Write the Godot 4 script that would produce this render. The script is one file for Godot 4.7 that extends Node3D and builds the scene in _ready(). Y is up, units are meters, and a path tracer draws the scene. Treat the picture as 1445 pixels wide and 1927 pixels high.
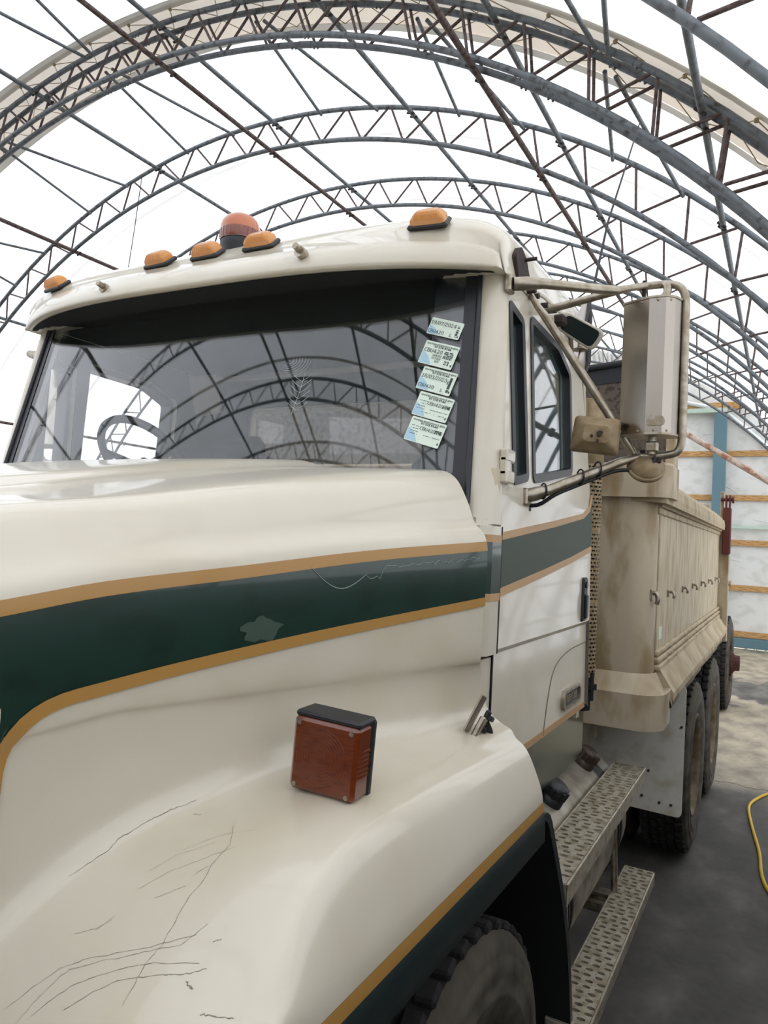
extends Node3D

const XC := -1.70            # truck centre line
const SC := Vector2(-5.35, -0.87)   # centre of the roof arches
const RU := 7.25
const RL := 6.93
var M := {}
var names := {}


# ------------------------------------------------------------------ mesh helper
class MB:
	var st := SurfaceTool.new()
	var g := 0

	func _init() -> void:
		st.begin(Mesh.PRIMITIVE_TRIANGLES)

	func smooth() -> void:
		g += 1
		st.set_smooth_group(g)

	func flat() -> void:
		st.set_smooth_group(-1)

	func tri(a: Vector3, b: Vector3, c: Vector3) -> void:   # outward = counter-clockwise order
		st.add_vertex(a)
		st.add_vertex(c)
		st.add_vertex(b)

	func quad(a: Vector3, b: Vector3, c: Vector3, d: Vector3) -> void:
		tri(a, b, c)
		tri(a, c, d)

	func grid(p: Array, flip := false) -> void:
		for i in p.size() - 1:
			for j in p[i].size() - 1:
				if flip:
					quad(p[i][j], p[i][j + 1], p[i + 1][j + 1], p[i + 1][j])
				else:
					quad(p[i][j], p[i + 1][j], p[i + 1][j + 1], p[i][j + 1])

	func fan(c: Vector3, ring: Array, flip := false) -> void:
		for i in ring.size() - 1:
			if flip:
				tri(c, ring[i + 1], ring[i])
			else:
				tri(c, ring[i], ring[i + 1])

	func tube(path: Array, r, n := 10, caps := true) -> void:
		var rows := []
		var t0: Vector3 = (path[1] - path[0]).normalized()
		var up := Vector3.UP if absf(t0.y) < 0.9 else Vector3.RIGHT
		var side := t0.cross(up).normalized()
		for i in path.size():
			var t: Vector3
			if i == 0:
				t = t0
			elif i == path.size() - 1:
				t = (path[i] - path[i - 1]).normalized()
			else:
				t = ((path[i] - path[i - 1]).normalized() + (path[i + 1] - path[i]).normalized()).normalized()
			side = (side - t * side.dot(t)).normalized()
			var v := t.cross(side)
			var rr: float = r[i] if r is Array else r
			var row := []
			for k in n + 1:
				var a := TAU * k / n
				row.append(path[i] + (side * cos(a) + v * sin(a)) * rr)
			rows.append(row)
		smooth()
		grid(rows, true)
		if caps:
			flat()
			fan(path[0], rows[0], true)
			fan(path[-1], rows[-1])

	func cyl(a: Vector3, b: Vector3, r: float, n := 12) -> void:
		tube([a, b], r, n)

	func bbox(c: Vector3, s: Vector3, b := 0.0, basis := Basis.IDENTITY) -> void:
		var h := s / 2
		if b <= 0.0:
			b = 0.0
		var pt := func(sx: int, sy: int, sz: int, keep: int) -> Vector3:
			var v := Vector3(sx * (h.x - (0.0 if keep == 0 else b)), sy * (h.y - (0.0 if keep == 1 else b)), sz * (h.z - (0.0 if keep == 2 else b)))
			return c + basis * v
		flat()
		for ax in 3:
			var u := (ax + 1) % 3
			var w := (ax + 2) % 3
			for s1 in [-1, 1]:
				var q := []
				for uv in [[-1, -1], [1, -1], [1, 1], [-1, 1]]:
					var e := [0, 0, 0]
					e[ax] = s1
					e[u] = uv[0]
					e[w] = uv[1]
					q.append(pt.call(e[0], e[1], e[2], ax))
				if s1 > 0:
					quad(q[0], q[1], q[2], q[3])
				else:
					quad(q[3], q[2], q[1], q[0])
		if b > 0.0:
			for ax in 3:      # edges along ax
				var u := (ax + 1) % 3
				var w := (ax + 2) % 3
				for su in [-1, 1]:
					for sw in [-1, 1]:
						var q := []
						for k in [[-1, u], [1, u], [1, w], [-1, w]]:
							var e := [0, 0, 0]
							e[ax] = k[0]
							e[u] = su
							e[w] = sw
							q.append(pt.call(e[0], e[1], e[2], k[1]))
						if su * sw > 0:
							quad(q[3], q[2], q[1], q[0])
						else:
							quad(q[0], q[1], q[2], q[3])
			for sx in [-1, 1]:
				for sy in [-1, 1]:
					for sz in [-1, 1]:
						var x: Vector3 = pt.call(sx, sy, sz, 0)
						var y: Vector3 = pt.call(sx, sy, sz, 1)
						var z: Vector3 = pt.call(sx, sy, sz, 2)
						if sx * sy * sz > 0:
							tri(x, y, z)
						else:
							tri(x, z, y)

	# 2-D outline (any turn) extruded by depth along n; frame o + u*x + v*y
	func prism(poly: PackedVector2Array, o: Vector3, u: Vector3, v: Vector3, d: Vector3, skip_x: Array = []) -> void:
		var p := poly.duplicate()
		if Geometry2D.is_polygon_clockwise(p):
			p.reverse()
		var right := u.cross(v).dot(d) > 0
		var idx := Geometry2D.triangulate_polygon(p)
		flat()
		for i in range(0, idx.size(), 3):
			var a := p[idx[i]]
			var b := p[idx[i + 1]]
			var c := p[idx[i + 2]]
			if (b - a).cross(c - a) < 0:
				var t := b
				b = c
				c = t
			var a3 := o + u * a.x + v * a.y
			var b3 := o + u * b.x + v * b.y
			var c3 := o + u * c.x + v * c.y
			if right:
				tri(a3 + d, b3 + d, c3 + d)
				tri(a3, c3, b3)
			else:
				tri(a3 + d, c3 + d, b3 + d)
				tri(a3, b3, c3)
		for i in p.size():
			var a := p[i]
			var b := p[(i + 1) % p.size()]
			var cut := false
			for sx in skip_x:
				if absf(a.x - sx) < 1e-5 and absf(b.x - sx) < 1e-5:
					cut = true
			if cut:
				continue
			var a3 := o + u * a.x + v * a.y
			var b3 := o + u * b.x + v * b.y
			if right:
				quad(a3, b3, b3 + d, a3 + d)
			else:
				quad(b3, a3, a3 + d, b3 + d)

	func plate(outer: PackedVector2Array, holes: Array, o: Vector3, u: Vector3, v: Vector3, d: Vector3) -> void:
		var cuts := []
		for h in holes:
			var lo := 1e9
			var hi := -1e9
			for q in h:
				lo = minf(lo, q.x)
				hi = maxf(hi, q.x)
			cuts.append((lo + hi) / 2 + 0.00013)
		cuts.sort()
		var edges := [-1000.0] + cuts + [1000.0]
		for i in edges.size() - 1:
			var slab := PackedVector2Array([Vector2(edges[i], -1000), Vector2(edges[i + 1], -1000), Vector2(edges[i + 1], 1000), Vector2(edges[i], 1000)])
			var work := Geometry2D.intersect_polygons(outer, slab)
			for h in holes:
				var next: Array[PackedVector2Array] = []
				for w in work:
					next.append_array(Geometry2D.clip_polygons(w, h))
				work = next
			for w in work:
				prism(w, o, u, v, d, cuts)

	func lathe(prof: Array, tr: Transform3D, n := 32, flip := false) -> void:   # prof of Vector2(r, h), axis = tr y
		var rows := []
		for p in prof:
			var row := []
			for k in n + 1:
				var a := TAU * (k % n) / n
				row.append(tr * Vector3(p.x * cos(a), p.y, p.x * sin(a)))
			rows.append(row)
		grid(rows, flip)

	func done() -> ArrayMesh:
		st.generate_normals()
		return st.commit()


# ------------------------------------------------------------------ nodes
func put(called: String, mesh: Mesh, m: Material, parent: Node3D = self, label := "", stuff := false) -> MeshInstance3D:
	var o := MeshInstance3D.new()
	o.name = called
	o.mesh = mesh
	o.material_override = m
	if parent != self:
		o.position = -parent.get_meta("_at", Vector3.ZERO)
		o.set_meta("_at", Vector3.ZERO)
	else:
		o.name = numbered(called)
	parent.add_child(o, true)
	if label:
		o.set_meta("label", label)
	if stuff:
		o.set_meta("kind", "stuff")
	return o


func obj(called: String, b: MB, m: Material, parent: Node3D = self, label := "", stuff := false) -> MeshInstance3D:
	return put(called, b.done(), m, parent, label, stuff)


func numbered(called: String) -> String:
	var n: int = names.get(called, 0)
	names[called] = n + 1
	return called if n == 0 else "%s_%03d" % [called, n]


func thing(called: String, label: String, category: String, at: Vector3, group := "") -> Node3D:
	var o := Node3D.new()
	o.name = numbered(called)
	add_child(o)
	o.position = at
	o.set_meta("_at", at)
	tag(o, label, category, group)
	return o


func tag(o: Node3D, label: String, category: String, group := "") -> void:
	o.set_meta("label", label)
	o.set_meta("category", category)
	if group:
		o.set_meta("group", group)


func struct(called: String, b: MB, m: Material, label: String, category := "wall") -> MeshInstance3D:
	var o := obj(called, b, m)
	o.set_meta("kind", "structure")
	tag(o, label, category)
	return o


# ------------------------------------------------------------------ materials
func C(r: float, g: float, b: float) -> Color:
	return Color(r / 255.0, g / 255.0, b / 255.0)


func mat(called: String, c: Color, rough := 0.6, metal := 0.0, coat := 0.0) -> StandardMaterial3D:
	var m := StandardMaterial3D.new()
	m.resource_name = called
	m.albedo_color = c
	m.roughness = rough
	m.metallic = metal
	if coat > 0:
		m.clearcoat_enabled = true
		m.clearcoat = coat
		m.clearcoat_roughness = 0.06
	m.cull_mode = BaseMaterial3D.CULL_DISABLED
	M[called] = m
	return m


func noise_tex(freq: float, cols: Array, offs: Array, sd: int, size := 512, octaves := 5) -> NoiseTexture2D:
	var n := FastNoiseLite.new()
	n.seed = sd
	n.frequency = freq
	n.fractal_octaves = octaves
	var t := NoiseTexture2D.new()
	t.width = size
	t.height = size
	t.seamless = true
	t.noise = n
	var g := Gradient.new()
	g.offsets = PackedFloat32Array(offs)
	g.colors = PackedColorArray(cols)
	t.color_ramp = g
	return t


func worn(m: StandardMaterial3D, t: Texture2D, scale: Vector3) -> void:   # multiply a triplanar tone map in
	m.albedo_texture = t
	m.uv1_triplanar = true
	m.uv1_world_triplanar = true
	m.uv1_scale = scale


func make_materials() -> void:
	var w := Color.WHITE
	var paint := mat("white_paint", C(200, 192, 174), 0.34, 0.0, 0.55)
	worn(paint, noise_tex(0.006, [C(240, 236, 226), w, w], [0.0, 0.5, 1.0], 3), Vector3.ONE * 0.6)
	mat("gold", C(166, 124, 62), 0.42, 0.0, 0.25)
	mat("faded_gold", C(176, 140, 98), 0.5)
	var gr := mat("green", C(18, 46, 38), 0.3, 0.0, 0.6)
	worn(gr, noise_tex(0.02, [C(200, 215, 210), w, w], [0.25, 0.5, 1.0], 5), Vector3.ONE * 0.7)
	mat("faded_green", C(58, 68, 56), 0.62)
	mat("peeled_green", C(52, 70, 60), 0.55)
	mat("black", C(26, 26, 28), 0.5)
	mat("dark_green", C(20, 32, 32), 0.4)
	mat("rubber_seal", C(22, 24, 28), 0.4)
	mat("liner", C(12, 13, 14), 0.9)
	mat("cab_trim", C(30, 31, 34), 0.85)
	mat("cab_roof_lining", C(24, 24, 26), 0.9)
	mat("chrome", C(190, 186, 176), 0.12, 1.0)
	var br := mat("brushed", C(176, 168, 154), 0.36, 0.85)
	worn(br, noise_tex(0.03, [C(214, 206, 192), w], [0.3, 0.65], 8), Vector3.ONE * 1.5)
	var tan_dust := mat("dusty_back", C(160, 145, 118), 0.6, 0.3)
	worn(tan_dust, noise_tex(0.02, [C(196, 180, 156), C(230, 222, 208), w], [0.2, 0.55, 0.9], 21), Vector3.ONE * 2.0)
	var al := mat("tread_plate", C(182, 174, 156), 0.45, 0.4)
	worn(al, noise_tex(0.02, [C(212, 204, 190), w, w], [0.2, 0.6, 1.0], 11), Vector3.ONE * 1.7)
	var tank := mat("tank_metal", C(172, 166, 152), 0.42, 0.5)
	worn(tank, noise_tex(0.012, [C(185, 178, 160), w, w], [0.2, 0.6, 1.0], 12), Vector3.ONE)
	var dust := mat("body_dust", C(192, 178, 150), 0.75)
	worn(dust, noise_tex(0.012, [C(196, 186, 168), C(235, 230, 220), w], [0.15, 0.5, 0.9], 14), Vector3.ONE * 0.8)
	var streak := mat("body_streaks", C(198, 186, 160), 0.7)
	worn(streak, noise_tex(0.024, [C(214, 206, 192), C(240, 236, 228), w], [0.2, 0.5, 0.85], 15, 512, 4), Vector3(0.8, 0.26, 0.8))
	var front := mat("body_front", C(184, 170, 146), 0.6, 0.1)
	worn(front, noise_tex(0.008, [C(200, 186, 160), w, w], [0.2, 0.55, 1.0], 16), Vector3(1.2, 0.5, 1.2))
	var head := mat("headboard_grime", C(92, 82, 72), 0.85)
	worn(head, noise_tex(0.05, [C(176, 166, 158), w, C(255, 250, 245)], [0.25, 0.5, 0.8], 17), Vector3.ONE * 1.1)
	mat("mud_board", C(226, 222, 210), 0.7)
	worn(M.mud_board, noise_tex(0.015, [C(228, 222, 210), w, w], [0.15, 0.55, 1.0], 18), Vector3.ONE * 0.7)
	var tyre := mat("tyre", C(37, 35, 34), 0.88)
	worn(tyre, noise_tex(0.02, [C(150, 146, 140), w, C(255, 250, 240)], [0.2, 0.55, 0.9], 19), Vector3.ONE * 1.4)
	var side := mat("tyre_dust", C(86, 80, 70), 0.9)
	worn(side, noise_tex(0.02, [C(150, 148, 142), C(222, 218, 208), w], [0.15, 0.5, 0.85], 20), Vector3.ONE * 0.8)
	mat("rim", C(122, 110, 90), 0.8)
	worn(M.rim, noise_tex(0.02, [C(190, 176, 150), w], [0.3, 0.7], 25), Vector3.ONE)
	mat("rust", C(88, 56, 44), 0.85)
	worn(M.rust, noise_tex(0.04, [C(150, 120, 110), w], [0.3, 0.7], 22), Vector3.ONE * 2)
	mat("dark_rust", C(50, 38, 34), 0.8)
	mat("red_oxide", C(92, 42, 34), 0.75)
	mat("dull_chrome", C(104, 110, 100), 0.2, 1.0)
	mat("cap_bronze", C(70, 58, 48), 0.5, 0.4)
	var galv := mat("galvanised", C(106, 111, 114), 0.5, 0.25)
	worn(galv, noise_tex(0.025, [C(140, 120, 110), C(215, 212, 210), w, w], [0.12, 0.32, 0.45, 1.0], 23), Vector3.ONE * 0.9)
	var rod := mat("rusty_rod", C(92, 78, 74), 0.7, 0.1)
	worn(rod, noise_tex(0.03, [C(150, 110, 96), w, C(235, 240, 245)], [0.25, 0.5, 0.8], 24), Vector3.ONE * 1.1)
	mat("rope", C(150, 132, 96), 0.9)
	var pipe := mat("rust_pipe", C(190, 174, 160), 0.7)
	worn(pipe, noise_tex(0.02, [C(190, 136, 104), C(220, 190, 170), w], [0.25, 0.42, 0.52], 31), Vector3.ONE * 0.5)
	var fab := mat("fabric", C(247, 247, 249), 0.95)
	fab.backlight_enabled = true
	fab.backlight = Color(1, 1, 1)
	worn(fab, noise_tex(0.006, [C(246, 245, 242), w, w], [0.2, 0.6, 1.0], 26), Vector3.ONE * 0.3)
	var cream := mat("cream_fabric", C(234, 208, 160), 0.95)
	cream.backlight_enabled = true
	cream.backlight = Color(0.72, 0.72, 0.72)
	var hm := mat("hem", C(214, 208, 194), 0.9)
	hm.backlight_enabled = true
	hm.backlight = Color(0.45, 0.45, 0.45)
	var sheet := mat("wall_sheet", C(226, 226, 222), 0.6)
	sheet.backlight_enabled = true
	sheet.backlight = Color(0.5, 0.5, 0.5)
	worn(sheet, noise_tex(0.012, [C(238, 238, 234), w, w], [0.15, 0.5, 1.0], 27), Vector3(0.35, 0.5, 0.35))
	var timber := mat("timber", C(196, 156, 104), 0.8)
	worn(timber, noise_tex(0.02, [C(190, 160, 120), w, w], [0.2, 0.55, 1.0], 28), Vector3(0.5, 6, 6))
	mat("blue_steel", C(92, 124, 134), 0.5)
	mat("pale_green", C(186, 204, 190), 0.6)
	mat("white_strip", C(226, 228, 226), 0.6)
	mat("front_cladding", C(150, 138, 118), 0.8)
	mat("block_wall", C(98, 94, 86), 0.9)
	var amber := mat("amber", C(226, 144, 24), 0.2, 0.0, 0.5)
	amber.backlight_enabled = true
	amber.backlight = Color(0.8, 0.8, 0.8)
	var amber2 := mat("beacon_amber", C(206, 104, 26), 0.15, 0.0, 0.8)
	amber2.backlight_enabled = true
	amber2.backlight = Color(0.8, 0.8, 0.8)
	mat("beacon_red", C(118, 50, 22), 0.2, 0.0, 0.8)
	var al3 := mat("signal_amber", C(104, 42, 10), 0.22, 0.0, 0.6)
	worn(al3, noise_tex(0.02, [C(225, 205, 195), w, w], [0.2, 0.5, 1.0], 29), Vector3(3, 10, 3))
	mat("signal_glow", C(140, 66, 18), 0.25, 0.0, 0.6)
	mat("stainless", C(164, 156, 146), 0.24, 1.0)
	mat("film_edge", C(120, 138, 128), 0.7)
	mat("card", C(214, 226, 210), 0.6)
	mat("card_blue", C(166, 198, 212), 0.6)
	mat("ink", C(44, 54, 58), 0.7)
	mat("badge_dark", C(40, 42, 44), 0.4, 0.4)
	var sm := mat("seam", C(240, 236, 226), 0.95)
	sm.backlight_enabled = true
	sm.backlight = Color(0.85, 0.85, 0.85)
	mat("cord", C(214, 176, 36), 0.5)
	mat("green_string", C(96, 140, 116), 0.8)
	mat("tarp", C(34, 34, 38), 0.7)
	mat("crack", C(112, 107, 94), 0.9)
	mat("web", C(190, 196, 196), 0.9)
	mat("bare_filler", C(196, 184, 160), 0.9)
	mat("dark_mirror", C(50, 58, 58), 0.15, 0.3)
	for g in [["glass", 0.03, C(90, 110, 105)], ["side_glass", 0.10, C(120, 150, 150)]]:
		var m := mat(g[0], Color(g[2].r, g[2].g, g[2].b, g[1]), 0.02)
		m.transparency = BaseMaterial3D.TRANSPARENCY_ALPHA
	# concrete: worn dark near the truck, pale and dusty further back
	var im := Image.create(1024, 1024, false, Image.FORMAT_RGB8)
	var n1 := FastNoiseLite.new()
	n1.seed = 41
	n1.frequency = 0.35
	n1.fractal_octaves = 5
	var n2 := FastNoiseLite.new()
	n2.seed = 42
	n2.frequency = 3.0
	n2.fractal_octaves = 4
	var n3 := FastNoiseLite.new()
	n3.seed = 43
	n3.frequency = 26.0
	n3.fractal_octaves = 2
	for j in 1024:
		for i in 1024:
			var x := -13.0 + 26.0 * i / 1024.0
			var z := -16.5 + 26.0 * j / 1024.0
			var a := n1.get_noise_2d(x, z)
			var b := n2.get_noise_2d(x * 1.0, z * 0.6)
			var c := n3.get_noise_2d(x, z)
			var pale := smoothstep(-6.4, -7.0, z + a * 0.9 + b * 0.15)
			pale *= 1.0 - 0.8 * smoothstep(0.25, 0.0, absf(z + 11.3 + b * 0.8) - 0.7)
			pale = clampf(pale + 0.25 * b, 0, 1)
			var lum := lerpf(0.30, 0.60, pale) * (1.0 + 0.22 * b + 0.10 * c + 0.12 * a)
			im.set_pixel(i, j, Color(lum * 1.02, lum * lerpf(0.985, 0.95, pale), lum * lerpf(0.93, 0.82, pale)))
	var cm := mat("concrete", Color.WHITE, 0.72)
	cm.albedo_texture = ImageTexture.create_from_image(im)
	cm.uv1_triplanar = false


func outline(pts: Array) -> PackedVector2Array:
	var p := PackedVector2Array()
	for q in pts:
		p.append(Vector2(q[0], q[1]))
	return p


func rounded(pts: Array, r: float, n := 5) -> PackedVector2Array:   # polygon with rounded corners
	var p := PackedVector2Array()
	var k := pts.size()
	for i in k:
		var b := Vector2(pts[i][0], pts[i][1])
		var a := Vector2(pts[(i + k - 1) % k][0], pts[(i + k - 1) % k][1])
		var c := Vector2(pts[(i + 1) % k][0], pts[(i + 1) % k][1])
		var s := b + (a - b).normalized() * r
		var e := b + (c - b).normalized() * r
		for j in n + 1:
			var t := float(j) / n
			p.append(s.lerp(b, t).lerp(b.lerp(e, t), t))
	return p


func shrink(p: PackedVector2Array, d: float) -> PackedVector2Array:
	return Geometry2D.offset_polygon(p, d)[0]


func bez(a: Vector3, b: Vector3, c: Vector3, n := 8) -> Array:
	var o := []
	for i in n + 1:
		var t := float(i) / n
		o.append(a.lerp(b, t).lerp(b.lerp(c, t), t))
	return o


func bend(pts: Array, r: float, n := 6) -> Array:   # polyline with rounded corners
	var o := [pts[0]]
	for i in range(1, pts.size() - 1):
		var b: Vector3 = pts[i]
		var s: Vector3 = b + (pts[i - 1] - b).normalized() * minf(r, b.distance_to(pts[i - 1]) * 0.45)
		var e: Vector3 = b + (pts[i + 1] - b).normalized() * minf(r, b.distance_to(pts[i + 1]) * 0.45)
		o.append_array(bez(s, b, e, n))
	o.append(pts[-1])
	return o


func at_knots(k: Array, x: float) -> float:   # smooth curve through [x, y] knots, x falling or rising
	var n := k.size()
	var up: bool = k[n - 1][0] > k[0][0]
	if (x <= k[0][0]) == up:
		return k[0][1] + (k[1][1] - k[0][1]) / (k[1][0] - k[0][0]) * (x - k[0][0])
	for i in n - 1:
		if (x <= k[i + 1][0]) == up or i == n - 2:
			var h: float = k[i + 1][0] - k[i][0]
			var t: float = clampf((x - k[i][0]) / h, 0, 1)
			var m0: float = (k[i + 1][1] - k[maxi(i - 1, 0)][1]) / (k[i + 1][0] - k[maxi(i - 1, 0)][0]) * h
			var m1: float = (k[mini(i + 2, n - 1)][1] - k[i][1]) / (k[mini(i + 2, n - 1)][0] - k[i][0]) * h
			var t2 := t * t
			var t3 := t2 * t
			return (2 * t3 - 3 * t2 + 1) * k[i][1] + (t3 - 2 * t2 + t) * m0 + (-2 * t3 + 3 * t2) * k[i + 1][1] + (t3 - t2) * m1
	return k[n - 1][1]


# ------------------------------------------------------------------ the shed
func ap(deg: float, r: float, z: float) -> Vector3:
	return Vector3(SC.x + r * sin(deg_to_rad(deg)), SC.y + r * cos(deg_to_rad(deg)), z)


func arc(r: float, z: float, a0 := -83.0, a1 := 83.0, n := 84) -> Array:
	var o := []
	for i in n + 1:
		o.append(ap(lerpf(a0, a1, float(i) / n), r, z))
	return o


func half_disc(r: float) -> PackedVector2Array:
	var p := PackedVector2Array()
	for i in 61:
		var v := ap(lerpf(-83.0, 83.0, i / 60.0), r, 0)
		p.append(Vector2(v.x, maxf(v.y, 0.0)))
	return p


func build_room() -> void:
	var b := MB.new()
	b.bbox(Vector3(-5.35, -0.1, -3.3), Vector3(15.6, 0.2, 26.4))
	M.concrete.uv1_triplanar = true
	M.concrete.uv1_world_triplanar = true
	M.concrete.uv1_scale = Vector3.ONE / 26.0
	M.concrete.uv1_offset = Vector3(0.5, 0, 16.5 / 26.0)
	var floor_slab := struct("floor", b, M.concrete, "worn concrete shed floor, dark beside the truck and pale and dusty further back", "floor")
	b = MB.new()      # saw-cut joint across the slab
	var jr := []
	for k in 60:
		var x := -0.8 + 0.03 * k
		var z := -6.62 + 0.02 * sin(k * 0.7) + 0.012 * sin(k * 2.1) + 0.08 * (x + 0.4)
		jr.append([Vector3(x, 0.0012, z - 0.006 - 0.004 * sin(k * 1.3)), Vector3(x, 0.0012, z + 0.006)])
	b.smooth()
	b.grid(jr)
	obj("floor_joint", b, M.block_wall, floor_slab)
	# translucent roof skin, sagging a little between the arches
	b = MB.new()
	var rows := []
	for k in 66:
		var z := -16.25 + 25.9 * k / 65.0
		var t := fposmod((z + 6.1) / 1.575, 1.0)
		rows.append(arc(7.335 - 0.035 * sin(PI * t), z, -84.5, 84.5, 60))
	b.smooth()
	b.grid(rows)
	struct("ceiling", b, M.fabric, "white translucent fabric roof skin stretched over the arched steel frame", "roof")
	# back wall: sheet over a timber and steel frame
	b = MB.new()
	b.prism(half_disc(7.31), Vector3(0, 0, -16.2), Vector3.RIGHT, Vector3.UP, Vector3(0, 0, -0.05))
	var wall := struct("wall_back", b, M.wall_sheet, "end wall of creased white plastic sheet on timber battens behind the truck")
	for y in [0.296, 1.21, 2.115, 3.02, 3.92]:
		b = MB.new()
		var half := sqrt(maxf(7.2 * 7.2 - (y - SC.y) * (y - SC.y), 0.1))
		b.bbox(Vector3(SC.x, y, -16.16), Vector3(2 * half, 0.115, 0.05), 0.004)
		obj("batten", b, M.timber, wall)
	b = MB.new()
	b.bbox(Vector3(-2.2, 4.90, -16.10), Vector3(2.78, 0.125, 0.09), 0.004)
	obj("top_plate", b, M.timber, wall)
	b = MB.new()
	b.bbox(Vector3(-3.73, 6.5, -16.1), Vector3(0.14, 0.17, 0.2), 0.004)
	obj("timber_block", b, M.timber, wall)
	for x in [-1.215, -5.35, -9.5]:
		b = MB.new()
		b.bbox(Vector3(x, 2.39, -16.04), Vector3(0.235, 4.78, 0.14), 0.006)
		obj("steel_post", b, M.blue_steel, wall, "blue-grey steel post" if x > -2 else "")
	b = MB.new()
	b.bbox(Vector3(-2.2, 4.79, -16.03), Vector3(2.2, 0.09, 0.15), 0.004)
	b.bbox(Vector3(-0.3, 2.43, -16.12), Vector3(1.7, 0.06, 0.05), 0.004)
	obj("pale_green_rail", b, M.pale_green, wall)
	b = MB.new()
	b.bbox(Vector3(-5.35, 0.13, -16.13), Vector3(14.0, 0.18, 0.1), 0.006)
	obj("bottom_rail", b, M.blue_steel, wall)
	for s in [[Vector3(-1.117, 4.75, -16.12), Vector3(-0.2, 3.89, -16.12)], [Vector3(-1.95, 4.99, -16.03), Vector3(-1.42, 4.87, -16.03)]]:
		b = MB.new()
		b.tube([s[0], s[1]], 0.045, 4)
		obj("white_strap", b, M.white_strip, wall)
	b = MB.new()   # loose folds of sheet where the gable is tucked in
	var rng := RandomNumberGenerator.new()
	rng.seed = 5
	for k in 9:
		var x0 := -3.95 + 0.1 * k
		b.tube([Vector3(x0, 6.42 - 0.01 * k, -16.12), Vector3(x0 + 0.06 + rng.randf() * 0.05, 6.0, -16.08 + rng.randf() * 0.04), Vector3(x0 + rng.randf() * 0.15, 5.6, -16.12)], 0.035, 6)
	obj("sheet_fold", b, M.wall_sheet, wall, "", true)
	b = MB.new()   # creases in the wall sheet
	for k in 60:
		var x0 := -5.0 + rng.randf() * 6.0
		var y0 := 0.4 + rng.randf() * 4.3
		var l := 0.15 + rng.randf() * 0.5
		var d := rng.randf() * 0.9 - 0.75
		b.tube([Vector3(x0, y0, -16.2), Vector3(x0 + l * 0.5, y0 + l * d * 0.5 + 0.02, -16.196), Vector3(x0 + l, y0 + l * d, -16.2)], 0.006, 5, false)
	obj("sheet_crease", b, M.wall_sheet, wall, "", true)
	# front wall, behind the camera
	b = MB.new()
	b.prism(Geometry2D.intersect_polygons(half_disc(7.31), outline([[-20, -1], [20, -1], [20, 3.9], [-20, 3.9]]))[0], Vector3(0, 0, 9.6), Vector3.RIGHT, Vector3.UP, Vector3(0, 0, 0.1))
	struct("wall_front", b, M.front_cladding, "tan clad lower end wall facing the front of the truck")
	b = MB.new()
	b.prism(Geometry2D.intersect_polygons(half_disc(7.31), outline([[-20, 3.9], [20, 3.9], [20, 9], [-20, 9]]))[0], Vector3(0, 0, 9.6), Vector3.RIGHT, Vector3.UP, Vector3(0, 0, 0.02))
	struct("wall_gable", b, M.fabric, "white fabric gable above the tan end wall facing the truck")
	b = MB.new()
	for k in 8:      # stacked concrete blocks along the right side
		for j in 3:
			b.bbox(Vector3(0.80, 0.295 + 0.59 * j, -4.6 + 1.86 * k + 0.6 * (j % 2)), Vector3(0.3, 0.58, 1.85), 0.02)
	struct("wall_right", b, M.block_wall, "low grey concrete block wall along the right side of the shed")
	for s in [-1, 1]:
		b = MB.new()
		b.bbox(Vector3(SC.x + s * 7.2, 0.1, -3.3), Vector3(0.24, 0.2, 25.8), 0.01)
		struct("trim_%d" % (1 if s < 0 else 2), b, M.front_cladding, "low kerb under the roof skin along the %s side of the shed" % ("left" if s < 0 else "right"), "kerb")


func strut_mesh(r: float) -> ArrayMesh:
	var b := MB.new()
	b.cyl(Vector3(0, -0.5, 0), Vector3(0, 0.5, 0), r, 7)
	return b.done()


func build_arch(zs: Array, label: String, detail: int, sm: Mesh) -> void:
	var o := thing("arch_truss", label, "roof arch", Vector3(SC.x, 0, zs[0]), "steel lattice roof arches")
	for z in zs:
		for r in [RU, RL]:
			var b := MB.new()
			b.tube(arc(r, z), 0.0235, 12 if detail > 0 else 8)
			if detail > 1:
				for a in [-40.0, -22.0, -3.0, 15.5, 33.5, 52.5]:   # bolted sleeve joints
					var c: float = a + (0.0 if r == RL else 4.0)
					b.tube(arc(r, z, c - 0.55, c + 0.55, 3), 0.0262, 12)
					for q in [-1.1, -0.8, 0.8, 1.1]:
						b.bbox(ap(c + q, r - 0.026, z), Vector3(0.016, 0.02, 0.016), 0.004)
			obj("upper_chord" if r == RU else "lower_chord", b, M.galvanised, o)
		var joined := MB.new()
		for k in range(-23, 17):
			var u := 14.2 + 4.18 * k
			for pair in [[u + 0.25, u + 2.0], [u + 4.0, u + 2.4]]:
				var p := ap(pair[0], RU - 0.02, z)
				var q := ap(pair[1], RL + 0.02, z)
				if detail > 0 and u > -46 and u < 62:
					var s := put("strut", sm, M.rusty_rod, o)
					var y := (p - q)
					var x := y.cross(Vector3.BACK).normalized()
					s.transform = Transform3D(Basis(x, y, Vector3.BACK), (p + q) / 2 - o.position)
				else:
					joined.cyl(p, q, 0.0115, 6)
		obj("strut", joined, M.rusty_rod, o, "", true)


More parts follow.
